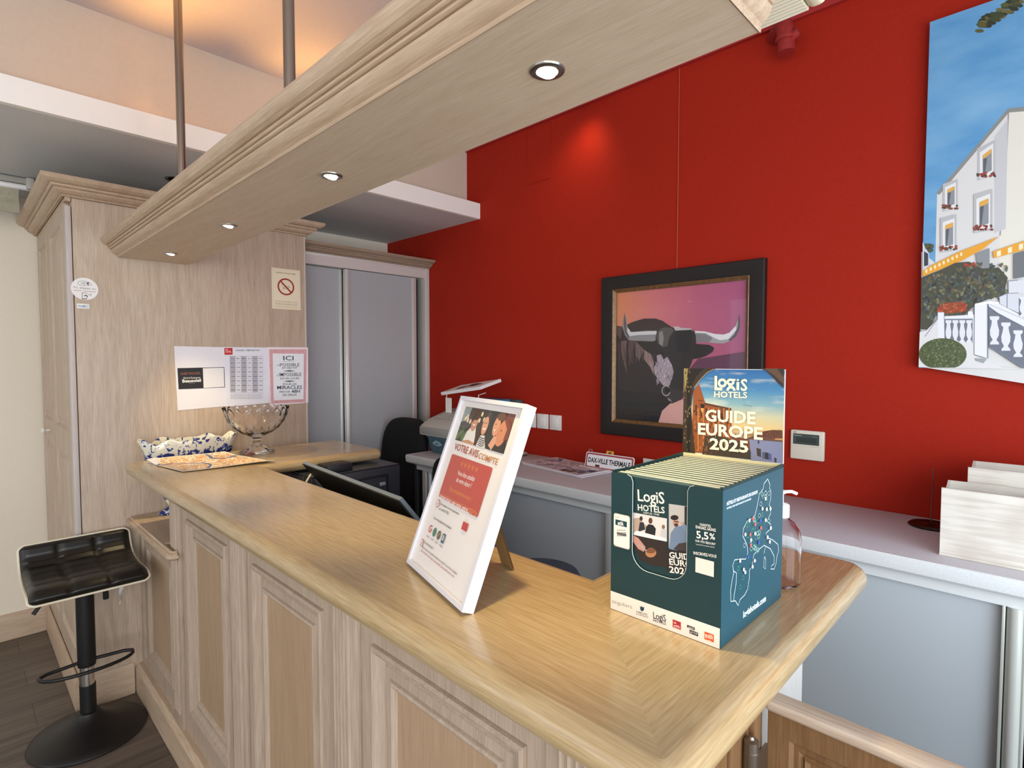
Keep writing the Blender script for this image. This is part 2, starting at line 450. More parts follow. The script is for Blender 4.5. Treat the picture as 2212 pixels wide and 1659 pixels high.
def window(name, axis, pos, a0, a1, z0, z1, nb):
    root = bpy.data.objects.new(name, None); COL.objects.link(root); root['_base'] = [0, 0, 0]; root['kind'] = 'structure'; TOPS.append(root)
    mb = MB()
    def b(u0, u1, v0, v1):
        if axis == 'x': mb.box(pos, pos+0.05, u0, u1, v0, v1)
        else: mb.box(u0, u1, pos, pos+0.05, v0, v1)
    b(a0, a1, z0, z0+0.06); b(a0, a1, z1-0.06, z1)
    for k in range(nb+1):
        u = a0 + (a1-a0-0.06)*k/nb; b(u, u+0.06, z0+0.06, z1-0.06)
    mb.build('window_frame', M_WHITE, root, smooth=0)
window('window_1', 'x', 1.26, 0.1, 1.8, -1.2, 0.65, 2)
window('window_3', 'x', 1.26, -2.7, -0.2, -0.95, 1.0, 3)
window('added_window', 'y', -3.1, -3.3, 1.3, -1.05, 1.0, 3)

# warm lamps lying in the trough behind the fascia, and the spot over the red wall
troughm = emit('#FFB060', 1.0, 'warm_tube')
for k, (ya, yb) in enumerate(((0.20, 0.95), (1.0, 1.25))):
    t = thing('trough_lamp', (-2.548, (ya+yb)/2, 0.872), ('longer' if k == 0 else 'shorter') + ' warm tube lamp lying in the trough behind the white fascia', 'lamp')
    MB().box(-2.575, -2.52, ya, yb, 0.871, 0.879).build('lamp_base', M_WHITE, t)
    MB().tube([(-2.548, ya+0.01, 0.889), (-2.548, yb-0.01, 0.889)], 0.009, 12).build('tube', troughm, t)
    lamp('trough_light', 'AREA', (-2.52, (ya+yb)/2, 0.93), (-2.25, (ya+yb)/2, 1.3), 3.2 if k == 0 else 1.2, (1.0, 0.50, 0.13), shape='RECTANGLE', size=0.04, size_y=yb-ya, spread=math.radians(95))
t = thing('ceiling_spotlight', (-1.60, 2.09, 1.305), 'small spotlight under the ceiling aimed down the red wall', 'light')
MB().lathe([(0.001, 0), (0.04, 0), (0.04, -0.012), (0.012, -0.02), (0.010, -0.045)], (-1.60, 2.09, 1.305), 24).build('ceiling_rose', M_CHROME, t)
MB().lathe([(0.018, 0), (0.026, -0.03), (0.03, -0.06), (0.024, -0.06), (0.02, -0.03)], (-1.60, 2.09, 1.26), 24).build('lamp_head', M_CHROME, t)
lamp('wall_spot_light', 'SPOT', (-1.61, 2.10, 1.24), (-1.77, 2.24, 0.78), 7.5, (1.0, 0.72, 0.36), spot_size=math.radians(95), spot_blend=1.0, shadow_soft_size=0.05)
t = thing('recessed_spotlight', (-2.96, 0.763, 0.846), 'small recessed spotlight in the grey lowered ceiling above the tall cabinet', 'light')
MB().lathe([(0.001, 0), (0.028, 0), (0.04, -0.003), (0.043, 0), (0.043, 0.001)], (-2.96, 0.763, 0.846), 28).build('trim_ring', M_CHROME, t)
# red painted pipe stub on the wall
mb = MB()
mb.tube([(-0.80, 2.25, 1.235), (-0.765, 2.20, 1.232), (-0.745, 2.175, 1.222), (-0.737, 2.17, 1.20), (-0.735, 2.17, 1.175), (-0.733, 2.17, 1.14), (-0.732, 2.17, 1.12)], 0.030, 16)
mb.tube([(-0.733, 2.17, 1.16), (-0.705, 2.168, 1.172), (-0.690, 2.168, 1.178)], 0.018, 12)
mb.lathe([(0.0355, -0.008), (0.0375, 0), (0.0355, 0.008)], (-0.734, 2.17, 1.168), 20)
o = mb.build('pipe_elbow', plain('#94201B', 0.7, name='red_painted_pipe', noise=0.15, nscale=60))
tag(o, 'bent pipe end painted red high on the red wall beside the canopy end', 'pipe')
# folded blind above the cream wall
t = thing('roller_blind', (-3.48, -0.3, 0.68), 'folded grey fabric blind on a white tube at the upper left above the cream wall', 'blind')
MB().box(-3.46, -3.42, -1.2, 0.29, 0.815, 0.842, 0.004).build('head_rail', plain('#A9A59B', 0.5), t)
MB().tube([(-3.43, -1.2, 0.80), (-3.43, 0.30, 0.80)], 0.013, 14).build('tube', M_WHITE, t)
mb = MB(); mb.grid([[(-3.445 + 0.006*math.sin(k*1.3), -1.15+1.395*j/12, 0.80-0.118*k/8) for j in range(13)] for k in range(9)])
mb.grid([[(-3.437 + 0.006*math.sin(k*1.3), -1.15+1.395*j/12, 0.80-0.118*k/8) for j in range(13)] for k in range(9)])
mb.build('fabric', plain('#A8A18C', 0.9, name='blind_fabric', noise=0.08), t)
for yy in (0.02, 0.27): MB().box(-3.47, -3.40, yy, yy+0.03, 0.79, 0.843, 0.006).build('bracket', plain('#B8B3A8', 0.5), t)

# ------------------------------------------------------------------ tall cabinet
CROWN = [(0.0, 0.0), (0.010, 0.0), (0.012, 0.003), (0.009, 0.008), (0.014, 0.009), (0.024, 0.013), (0.033, 0.020), (0.036, 0.026), (0.033, 0.030), (0.040, 0.030), (0.045, 0.033), (0.046, 0.038), (0.043, 0.042), (0.052, 0.042), (0.064, 0.046), (0.073, 0.053), (0.078, 0.062), (0.076, 0.070), (0.0, 0.070)]
def crown(z, h=0.07, w=0.078): return [(o*w/0.078, z + k*h/0.07) for o, k in CROWN]
CX = -2.85
t = thing('tall_cabinet', (-3.36, 0.84, FL), 'tall limed oak cabinet with crown moulding, its plain side facing the counter', 'cabinet')
MB().box(XB+0.002, -2.87, 0.36, 1.33, FL+0.002, 0.655).build('body', M_WOODZ2, t)
MB().box(-2.87, CX, 0.362, 1.326, FL+0.002, 0.655, 0.001).build('side_panel', M_WOODZ, t)
MB().box(XB+0.002, CX, 0.3415, 0.3595, 0.641, 0.668).build('frieze', M_WOODX, t, smooth=0)
MB().box(XB+0.002, -2.87, 0.338, 0.3595, FL+0.003, -1.3255).build('kick_board', M_WOODX, t, smooth=0)
MB().box(-2.895, CX+0.001, 0.340, 0.359, FL+0.12, 0.622, 0.002).build('corner_strip', wood('grey_limed_oak', '#D2C8C2', '#B4A79D', 'Z', 0.5, figure=0.2, pore=0.3), t)
MB().box(-2.872, CX+0.002, 1.3265, 1.336, FL+0.1, 0.655, 0.001).build('edge_strip', plain('#C9BCAB', 0.5), t)
mb = MB(); mb.sweep([(XB+0.002, 0.338), (CX+0.001, 0.338), (CX+0.001, 1.335), (-2.93, 1.335)], crown(0.656, 0.068)); mb.build('crown_moulding', M_WOODX, t, smooth=20)
mb = MB(); mb.sweep([(CX, 0.345), (CX, 0.525)], [(0, FL+0.002), (0.014, FL+0.002), (0.014, -1.345), (0.005, -1.325), (0, -1.325)])
mb.sweep([(XB+0.02, 0.335), (CX, 0.335)], [(0, FL+0.002), (0.014, FL+0.002), (0.014, -1.345), (0.005, -1.325), (0, -1.325)])
mb.build('plinth', M_WOODY, t)
PF = [(0, 0), (0.006, -0.004), (0.012, -0.009), (0.03, -0.009), (0.036, -0.004), (0.044, -0.001)]
for k, (xa, xb) in enumerate(((-3.40, -2.90), (-3.86, -3.405))):
    mp = lambda u, v, h: (u, 0.341 - h, v)
    mb = MB()
    mb.box(xa, xa+0.062, 0.341, 0.359, -1.325, 0.64).box(xb-0.062, xb, 0.341, 0.359, -1.325, 0.64)
    for z0, z1 in ((-1.325, -1.24), (-0.40, -0.30), (0.575, 0.64)): mb.box(xa+0.062, xb-0.062, 0.341, 0.359, z0, z1)
    for z0, z1 in ((-1.24, -0.40), (-0.30, 0.575)): mb.ring(mp, xa+0.062, z0, xb-0.062, z1, [(0, 0), (0.004, 0.003), (0.012, -0.008), (0.03, -0.010), (0.042, -0.003), (0.05, -0.001)], inner=True)
    d = mb.build('door', M_WOODZ, t)
    kx = xa+0.03 if k == 0 else xb-0.03
    kx = -3.60
    if k == 0: continue
    mb = MB(); mb.tube([(kx, 0.341, -0.35), (kx, 0.325, -0.35)], 0.007, 12); kb = mb
    M = Matrix.Translation((kx, 0.325, -0.35)) @ Matrix.Rotation(PI/2, 4, 'X')
    kb.lathe([(0.007, 0), (0.014, 0.004), (0.017, 0.010), (0.014, 0.017), (0.001, 0.020)], (0, 0, 0), 20, M=M)
    kb.build('knob', plain('#EDE8E0', 0.25, name='white_porcelain'), d)

# ------------------------------------------------------------------ sliding-door closet
t = thing('sliding_closet', (-3.23, 1.80, FL), 'built-in closet with grey sliding doors in aluminium rails beside the red wall', 'closet')
FX = -2.98
mb = MB(); mb.box(XN+0.002, FX-0.10, 1.342, 1.362, FL+0.002, 0.61).box(XN+0.002, FX-0.10, 2.235, 2.248, FL+0.002, 0.61).box(XN+0.002, FX-0.10, 1.362, 2.235, 0.58, 0.61)
mb.build('carcass', plain('#8F8F88', 0.6), t)
mb = MB(); mb.box(FX-0.09, FX, 2.212, 2.247, FL+0.002, 0.606, 0.001).box(FX-0.09, FX, 1.342, 1.362, FL+0.002, 0.606, 0.001).box(FX-0.09, FX-0.002, 1.362, 2.212, 0.541, 0.592)
mb.box(FX-0.09, FX+0.002, 1.362, 2.212, 0.592, 0.606, 0.001).box(FX-0.09, FX, 1.362, 2.212, FL+0.002, FL+0.03)
mb.build('frame', plain('#DAD6D0', 0.4, 0.2), t)
for k, (ya, yb, xx) in enumerate(((1.30, 1.64, -3.035), (1.66, 2.13, -3.005))):
    ya = max(ya, 1.366)
    d = MB().box(xx-0.008, xx+0.006, ya, yb, FL+0.035, 0.538).build('sliding_door', M_GREYLAM, t)
    if k == 0: mb = MB().box(xx-0.012, xx+0.010, 1.622, 1.640, FL+0.035, 0.538, 0.002)
    else: mb = MB().box(xx-0.012, xx+0.016, 1.640, 1.672, FL+0.035, 0.538, 0.004).box(xx-0.012, xx+0.014, 2.120, 2.150, FL+0.035, 0.538, 0.004).box(xx, xx+0.02, 1.650, 1.662, FL+0.035, 0.538, 0.002)
    mb.build('handle_profile', plain('#DDDDD8', 0.3, 0.4), d)
mb = MB(); mb.sweep([(FX-0.001, 1.342), (FX-0.001, 2.247)], [(a*0.9, b) for a, b in crown(0.607, 0.048)]); mb.build('crown_moulding', wood('greyed_oak_crown', '#B39D88', '#8E7763', 'Y', 0.5, figure=0.5), t, smooth=20)

# ------------------------------------------------------------------ hanging canopy
CZ = 0.4375
t = thing('hanging_canopy', (-1.57, 0.64, CZ), 'long limed oak canopy with moulded edge hanging over the counter', 'canopy')
KY = [(0.0, CZ), (0.0035, CZ-0.0015), (0.0055, CZ+0.001), (0.0055, CZ+0.0045), (0.0035, CZ+0.006), (0.0075, CZ+0.009), (0.014, CZ+0.011), (0.0215, CZ+0.016), (0.026, CZ+0.0225), (0.027, CZ+0.027), (0.0245, CZ+0.0295), (0.029, CZ+0.0295), (0.0325, CZ+0.031), (0.0335, CZ+0.0345), (0.0310, CZ+0.0375), (0.036, CZ+0.0375), (0.0385, CZ+0.0395), (0.0390, CZ+0.0425), (0.0365, CZ+0.0450), (0.0430, CZ+0.0450), (0.052, CZ+0.049), (0.0585, CZ+0.056), (0.061, CZ+0.066), (0.058, CZ+0.074), (0.0, CZ+0.074)]
MB().box(CX+0.003, -0.296, 0.514, 0.770, CZ, CZ+0.014).build('soffit_board', M_SOF, t, smooth=0)
MB().box(CX+0.003, -0.296, 0.514, 0.532, CZ+0.014, CZ+0.074).box(CX+0.003, -0.296, 0.752, 0.770, CZ+0.014, CZ+0.074).box(-0.314, -0.296, 0.532, 0.752, CZ+0.014, CZ+0.074).box(CX+0.003, CX+0.021, 0.532, 0.752, CZ+0.014, CZ+0.074).build('fascia_board', M_SOF, t, smooth=0)
mb = MB(); mb.sweep([(CX+0.003, 0.514), (-0.250, 0.514)], KY); mb.sweep([(-0.2955, 0.50), (-0.2955, 0.770)], [(o*0.62, z) for o, z in KY]); mb.build('edge_moulding', M_WOODX, t, smooth=22)
mb = MB()
for k in range(11): mb.tube([(-1.2, 0.7735+0.0078*k, CZ+0.0535), (-0.2600, 0.7735+0.0078*k, CZ+0.0535)], 0.0038, 8)
mb.box(-1.2, -0.2600, 0.7705, 0.857, CZ+0.054, CZ+0.073, 0.002)
mb.build('reeded_band', plain('#E8DFC8', 0.5, name='cream_limed_oak'), t)
MB().box(-0.2598, -0.236, 0.7705, 0.857, CZ+0.050, CZ+0.077, 0.009, seg=4).build('end_bead', plain('#EAE0C0', 0.5), t)
MB().box(CX+0.003, -0.262, 0.516, 0.768, CZ+0.0745, CZ+0.082).build('top_board', M_SOF, t, smooth=0)
LX = [-0.56, -1.236, -1.926, -2.597]
names = ['nearest and largest of the row of spotlights under the canopy', 'second spotlight from the canopy end nearest the red wall corner', 'third spotlight along the canopy, before the last one', 'farthest spotlight under the canopy, beside the tall cabinet']
names = ['big nearest canopy spotlight with brushed ring, over the display box', 'second nearest canopy spotlight, between the nearest one and the two small far ones', 'third canopy spotlight, next to the farthest one', 'farthest canopy spotlight, close to the tall cabinet side']
bulbm = emit('#FFF0C8', 14.0, 'lit_spot_bulb')
proto = None
for k, x in enumerate(LX):
    if proto is None:
        proto = t = thing('canopy_spotlight', (x, 0.645, CZ), names[k], 'light', 'recessed spotlights under the canopy')
        MB().lathe([(0.0150, 0.010), (0.0155, -0.001), (0.017, -0.003), (0.0235, -0.0035), (0.0262, -0.0024), (0.0275, -0.0002), (0.0275, 0.001)], (x, 0.645, CZ), 40, cap0=False, cap1=False).build('trim_ring', plain('#A9A7A2', 0.28, 1.0, name='brushed_nickel'), t)
        M = Matrix.Translation((x, 0.645, CZ-0.001)) @ Matrix.Rotation(math.radians(-14), 4, 'X')
        b = MB().lathe([(0.0145, 0.002), (0.0140, -0.003), (0.011, -0.0024), (0.001, -0.0012)], (0, 0, 0), 32, M=M, cap0=False).build('bulb', bulbm, t)
    else:
        t = copy_tree(proto); t.location = (x, 0.645, CZ); t['label'] = names[k]
    lamp('canopy_spot_light', 'SPOT', (x, 0.652, CZ-0.012), (x-0.03, 0.85, -0.41), 27.0, (1.0, 0.79, 0.40), spot_size=math.radians(62), spot_blend=0.85, shadow_soft_size=0.018)
for k, (x, lab) in enumerate(((-2.19, 'thin far steel pole holding the canopy, in front of the grey ceiling'), (-1.318, 'near steel pole holding the canopy, in front of the orange-lit ceiling'))):
    t = thing('suspension_pole', (x, 0.586, CZ+0.082), lab, 'pole', 'poles holding the canopy')
    mb = MB().tube([(x, 0.586, CZ+0.0825), (x, 0.586, 1.305)], 0.0135, 24); mb.build('tube', plain('#A99C8C', 0.22, 1.0, name='warm_polished_steel'), t)
    MB().lathe([(0.0136, 0.012), (0.034, 0.008), (0.036, 0.0)], (x, 0.586, CZ+0.0825), 28, cap0=False).build('foot_flange', M_CHROME, t)
    MB().lathe([(0.036, 0), (0.034, -0.008), (0.0136, -0.012)], (x, 0.586, 1.305), 28, cap1=False).build('ceiling_flange', M_CHROME, t)

# ------------------------------------------------------------------ reception counter
TZ = -0.41
# U-shaped worktop with bullnose edge; rings inset from the outline
OUT = [(-2.66, 0.475), (-0.25, 0.475), (-0.25, 1.295), (-0.62, 1.295), (-0.62, 0.847), (-2.215, 0.847), (-2.215, 1.40), (-2.66, 1.40)]
RAD = [0.045, 0.032, 0.05, 0.03, 0.0, 0.0, 0.03, 0.03]
def rounded(pts, rad, n=5):
    out = []
    m = len(pts)
    for k in range(m):
        p = Vector(pts[k]); a = (Vector(pts[k-1])-p).normalized(); b = (Vector(pts[(k+1) % m])-p).normalized(); r = rad[k]
        if r <= 0: out.append(p); continue
        c = p + (a+b)*r
        a0 = p + a*r - c; b0 = p + b*r - c
        for j in range(n+1):
            w = PI/2*j/n
            out.append(c + a0*math.cos(w) + b0*math.sin(w))
    return out
ol = rounded(OUT, RAD)
def inset(pts, d):
    res = []; m = len(pts)
    for k in range(m):
        d0 = (pts[k]-pts[k-1]).normalized(); d1 = (pts[(k+1) % m]-pts[k]).normalized()
        n0 = Vector((-d0.y, d0.x)); n1 = Vector((-d1.y, d1.x)); q = n0+n1; q = q/q.dot(n0)
        res.append(pts[k]+q*d)
    return res
mb = MB(); rows = []
TH = 0.050; r = TH/2
for k in range(9):
    a = -PI/2 + PI*k/8
    rows.append([Vector((p.x, p.y, TZ - r + r*math.sin(a))) for p in inset(ol, r*0.95*(1-math.cos(a)))])
V = [[mb.bm.verts.new(p) for p in row] for row in rows]
for a in range(8):
    for c in range(len(ol)): mb.bm.faces.new((V[a][c], V[a][(c+1) % len(ol)], V[a+1][(c+1) % len(ol)], V[a+1][c]))
capv = [mb.bm.verts.new(v.co) for v in V[-1]]; capb = [mb.bm.verts.new(v.co) for v in V[0]]
ft = mb.bm.faces.new(capv); fb = mb.bm.faces.new(list(reversed(capb))); ft.normal_update(); fb.normal_update()
bmesh.ops.triangulate(mb.bm, faces=[ft, fb], quad_method='BEAUTY', ngon_method='BEAUTY')
ct = mb.build('countertop', M_TOP, smooth=40)
tag(ct, 'long varnished oak reception countertop with rounded edge and mitred corner', 'countertop')

CT = thing('reception_counter', (-1.3, 0.9, FL), 'panelled limed oak reception counter base with fluted pilasters under the worktop', 'counter')
PY = 0.56; UZ = TZ-TH
mb = MB()
mb.box(-2.31, -0.37, PY+0.010, PY+0.03, -1.335, UZ)                          # front board, behind the frames
mb.box(-0.385, -0.37, PY+0.03, 1.21, FL+0.01, UZ)                            # return, inner wall
mb.box(-2.31, -2.29, PY+0.03, 0.80, FL+0.01, UZ).box(-2.64, -2.62, 0.97, 1.38, FL+0.01, UZ).box(-2.29, -0.385, 0.80, 0.815, -1.38, UZ)
mb.build('body', M_WOODZ2, CT, smooth=0)
mp = lambda u, v, h: (u, PY - h, v)
mods = [(-2.235, -1.635), (-1.635, -1.03), (-1.03, -0.42)]
mb = MB()
mb.box(-2.31, -0.35, PY, PY+0.010, -0.52, UZ).box(-2.31, -0.35, PY, PY+0.010, -1.335, -1.27)
for c in (-2.235, -1.635, -1.03, -0.42): mb.box(c-0.072, c+0.072, PY, PY+0.010, -1.27, -0.52)
mb.build('frame', M_WOODZ_SHADED, CT, smooth=0)
for a, b in mods:
    u0, u1, z0, z1 = a+0.072, b-0.072, -1.27, -0.52
    mb = MB()
    mb.ring(mp, u0, z0, u1, z1, [(0, 0), (0.028, 0), (0.029, -0.003), (0.031, 0.006), (0.036, 0.010), (0.042, 0.008), (0.046, 0.001), (0.050, -0.001), (0.056, -0.008), (0.061, -0.009), (0.063, -0.006), (0.080, -0.005), (0.081, -0.008), (0.084, -0.001), (0.089, 0.001), (0.094, -0.002), (0.098, -0.008)], M_WOODZ_SHADED)
    mb.ring(mp, u0+0.098, z0+0.098, u1-0.098, z1-0.098, [(0, -0.008), (0.001, -0.008)], M_WOODZ2, inner=True)
    mb.build('front_panel', None, CT, smooth=25)
def pilaster(x, z0, z1, parent, w=0.055, name='pilaster', n=5):
    mb = MB(); mb.box(x-w, x+w, PY-0.012, PY, z0, z1, 0.001)
    fw = 0.62*2*w/n
    for k in range(n):
        c = x - w*0.62 + fw*(k+0.5)
        mb.tube([(c, PY-0.0125, z0+0.05), (c, PY-0.0125, z1-0.045)], fw*0.36, 8)
    mb.build(name, M_WOODZ_SHADED, parent)
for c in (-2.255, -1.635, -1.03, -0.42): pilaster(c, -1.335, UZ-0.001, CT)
mb = MB(); KICK = [(0, FL+0.002), (0.030, FL+0.002), (0.030, -1.352), (0.022, -1.342), (0.016, -1.335), (0, -1.335)]
mb.sweep([(-2.309, PY), (-0.348, PY), (-0.348, 1.21)], KICK); mb.build('plinth', M_WOODX, CT)
# return end facing the gate: white limed board behind, brown stile with the gate post in front
MB().box(-0.37, -0.352, 0.985, 1.21, FL+0.13, UZ-0.001).build('end_board', M_WHITEWOOD, CT, smooth=0)
MB().box(-0.37, -0.350, PY, 0.983, FL+0.13, UZ-0.001).build('end_stile', M_GATE, CT, smooth=0)
MB().box(-0.352, -0.340, 0.925, 0.955, FL+0.13, UZ-0.02, 0.002).box(-0.352, -0.344, 0.84, 0.87, FL+0.13, UZ-0.02, 0.002).build('batten', M_GATE, CT)

# low side unit between the counter and the tall cabinet
t = thing('low_side_cabinet', (-2.58, 0.75, FL), 'low limed oak side unit with a shelf top between the tall cabinet and the counter', 'cabinet')
MB().box(CX+0.016, -2.312, PY+0.012, 0.95, -1.335, -0.70).build('body', M_WOODZ2, t, smooth=0)
mb = MB(); mb.box(CX+0.003, -2.312, PY, PY+0.012, -0.775, -0.70).box(-2.70, -2.312, PY, PY+0.012, -1.335, -1.25).box(CX+0.003, -2.70, PY, PY+0.012, -1.335, -0.775).box(-2.345, -2.312, PY, PY+0.012, -1.25, -0.775)
for k in range(3): mb.tube([(-2.80+0.012*k, PY-0.0005, -1.29), (-2.80+0.012*k, PY-0.0005, -0.72)], 0.004, 8)
mb.build('frame', M_WOODZ_SHADED, t)
mb = MB(); mb.ring(mp, -2.70, -1.25, -2.345, -0.775, [(0, 0), (0.006, 0.007), (0.012, 0.008), (0.020, -0.004), (0.030, -0.006), (0.032, -0.006)], M_WOODZ_SHADED)
mb.ring(mp, -2.668, -1.218, -2.377, -0.807, [(0, -0.006), (0.001, -0.006)], M_WOODZ2, inner=True); mb.build('front_panel', None, t, smooth=25)
mb = MB()
sh = [Vector(p) for p in rounded([(CX+0.003, 0.513), (-2.19, 0.513), (-2.19, 0.546), (-2.315, 0.546), (-2.315, 0.95), (CX+0.003, 0.95)], [0, 0.03, 0, 0, 0, 0], 4)]
rows = []
for d, z in ((0.010, -0.708), (0.0, -0.700), (0.0, -0.688), (0.006, -0.682), (0.010, -0.681), (0.014, -0.675)):
    rows.append([mb.bm.verts.new((p.x, p.y, z)) for p in inset(sh, d)])
for a in range(5):
    for c in range(len(sh)): mb.bm.faces.new((rows[a][c], rows[a][(c+1) % len(sh)], rows[a+1][(c+1) % len(sh)], rows[a+1][c]))
for tri in tessellate_polygon([[v.co.copy() for v in rows[-1]]]): mb.bm.faces.new([rows[-1][i] for i in tri]); mb.bm.faces.new([rows[0][i] for i in reversed(tri)])
mb.build('shelf_top', M_WOODX, t)
mb = MB(); mb.sweep([(CX+0.001, PY), (-2.3105, PY)], KICK); mb.build('plinth', M_WOODX, t)

# ------------------------------------------------------------------ swing gate
t = thing('swing_gate', (0.2, 0.98, -1.36), 'low brown oak swing gate with pale cap at the lower right beside the counter end', 'gate')
GX0, GX1, GY = -0.335, 0.60, 0.97
MB().box(GX0-0.004, GX1, GY-0.009, GY+0.034, -0.600, -0.580, 0.008, seg=3).build('cap_rail', wood('pale_worn_oak', '#D8C7B4', '#A8917A', 'X', 0.55, figure=0.8), t)
mp2 = lambda u, v, h: (u, GY - h, v)
mb = MB(); mb.box(GX0, GX0+0.035, GY, GY+0.025, -1.35, -0.600).box(GX1-0.035, GX1, GY, GY+0.025, -1.35, -0.600).box(GX0+0.035, GX1-0.035, GY, GY+0.025, -0.640, -0.600).box(GX0+0.035, GX1-0.035, GY, GY+0.025, -1.35, -1.29)
mb.build('frame', M_GATE, t, smooth=0)
mb = MB(); mb.ring(mp2, GX0+0.035, -1.29, GX1-0.035, -0.640, [(0, 0), (0.006, -0.008), (0.014, -0.006), (0.020, -0.010), (0.024, -0.004), (0.030, -0.012), (0.05, -0.012)], inner=True)
mb.box(GX0+0.036, GX1-0.036, GY+0.016, GY+0.02, -1.289, -0.641)
mb.build('raised_panel', M_GATE, t, smooth=25)
mb = MB()
for zc in (-0.690, -1.16):
    mb = MB()
    mb.lathe([(0.001, 0.074), (0.004, 0.073), (0.006, 0.069), (0.012, 0.066), (0.0125, 0.05), (0.0115, 0.049), (0.0125, 0.048), (0.0125, -0.045), (0.011, -0.05), (0.001, -0.052)], (-0.338, 0.905, zc), 24)
    mb.box(-0.349, -0.342, 0.905, 0.945, zc-0.04, zc+0.045)
    mb.box(-0.338, -0.334, 0.905, 0.969, zc-0.02, zc+0.03)
    mb.build('hinge', plain('#8A7F72', 0.35, 0.9, name='aged_steel'), t)

# ------------------------------------------------------------------ grey back worktop and cabinet
WZ = -0.52
t = thing('back_worktop', (-0.5, 2.0, WZ-0.035), 'long grey laminate worktop with pale moulded front along the red wall', 'worktop')
mb = MB(); mb.box(-2.54, 0.9, 1.768, YR-0.001, WZ-0.030, WZ, 0.002); mb.build('slab', plain('#C6C3C8', 0.55, name='mauve_grey_laminate', noise=0.05, nscale=250), t)
mb = MB(); mb.sweep([(-2.543, YR-0.002), (-2.543, 1.766), (0.9, 1.766)], [(0.0, WZ-0.045), (0.004, WZ-0.045), (0.010, WZ-0.038), (0.012, WZ-0.008), (0.008, WZ), (0, WZ)][::1])
mb.build('edge_moulding', plain('#DCE0E1', 0.4, name='pale_grey_edge', noise=0.05, nscale=200), t)
t = thing('back_cabinet', (-0.5, 2.0, FL), 'low sliding-door cabinet with grey panels under the back worktop', 'cabinet')
pale = plain('#E4E8E8', 0.4, name='pale_grey_frame')
mb = MB(); mb.box(-2.50, 0.9, 1.790, 1.81, -0.600, WZ-0.032).box(-2.50, 0.9, 1.776, 1.792, -0.572, -0.564)
mb.box(-2.50, 0.9, 1.79, 1.83, FL+0.002, FL+0.06); mb.build('rail', pale, t, smooth=0)
mb = MB(); mb.box(-2.52, -2.50, 1.79, YR-0.002, FL+0.002, WZ-0.032).box(-0.020, 0.0, 1.85, YR-0.002, FL+0.06, WZ-0.032).box(0.88, 0.9, 1.82, YR-0.002, FL+0.06, WZ-0.032).box(-2.50, 0.88, 2.22, YR-0.002, FL+0.06, WZ-0.032)
mb.box(0.0, 0.88, 1.84, 2.22, -1.02, -1.0)
mb.build('carcass', plain('#2C2C2E', 0.7), t, smooth=0)
doors = [(-2.40, -1.30), (-1.25, -0.60), (-0.60, -0.073)]
for (a, b) in ((-2.42, -1.255), (-1.215, -0.076)):
    MB().box(a, b, 1.812, 1.822, FL+0.06, -0.600).build('sliding_door', plain('#BFC7CC', 0.5, name='light_grey_laminate'), t, smooth=0)
for c, w in ((-2.44, 0.018), (-2.40, 0.010), (-1.232, 0.018)):
    MB().box(c-w, c+w, 1.796, 1.812, FL+0.06, -0.600, 0.004).build('upright', plain('#DFE2E0', 0.3, 0.3), t)
mb = MB(); mb.box(-0.075, -0.068, 1.792, 1.815, FL+0.06, -0.600, 0.002)
mb.tube([(-0.050, 1.800, FL+0.06), (-0.050, 1.800, -0.600)], 0.0165, 22); mb.tube([(-0.0315, 1.795, FL+0.06), (-0.0315, 1.795, -0.600)], 0.0045, 10)
mb.build('upright', plain('#D6DAD2', 0.3, 0.25), t)
for k, (x, y, z, w, h, c) in enumerate(((0.17, 1.98, -1.0, 0.14, 0.10, '#3A3550'), (0.34, 2.0, -1.0, 0.15, 0.13, '#55504A'))):
    tag(MB().box(x-w/2, x+w/2, y-0.1, y+0.1, z+0.0005, z+h, 0.003).build('storage_box', plain(c, 0.6)), ('dark violet' if k == 0 else 'brownish grey') + ' box on the dark shelf inside the back cabinet', 'box')
tag(MB().lathe([(0.02, 0), (0.03, 0.01), (0.03, 0.07), (0.014, 0.09), (0.014, 0.11)], (0.00+0.045, 1.90, -1.0+0.0005), 20).build('white_container', plain('#C9C6C0', 0.4)), 'small pale container just inside the dark opening of the back cabinet', 'container')

# ------------------------------------------------------------------ bar stool
SX, SY = -2.655, 0.3375
t = thing('bar_stool', (SX, SY, FL), 'black quilted low-back bar stool with white piping on a round black base', 'stool')
blk = plain('#121010', 0.42, name='satin_black_metal', noise=0.1)
MB().lathe([(0.001, 0.0), (0.188, 0.0), (0.190, 0.004), (0.186, 0.010), (0.165, 0.020), (0.125, 0.035), (0.085, 0.052), (0.055, 0.070), (0.040, 0.085), (0.036, 0.092), (0.031, 0.094)], (SX, SY, FL+0.001), 56, cap1=True).build('base', blk, t)
MB().lathe([(0.0265, 0.09), (0.0265, 0.20)], (SX, SY, FL), 28).build('lower_column', plain('#0C0C0D', 0.5), t)
MB().lathe([(0.0235, 0.19), (0.0235, 0.30)], (SX, SY, FL), 28).build('chrome_column', M_CHROME, t)
MB().lathe([(0.0290, 0.275), (0.0295, 0.28), (0.0295, 0.585)], (SX, SY, FL), 28).build('upper_column', plain('#090909', 0.55, noise=0.2, nscale=120), t)
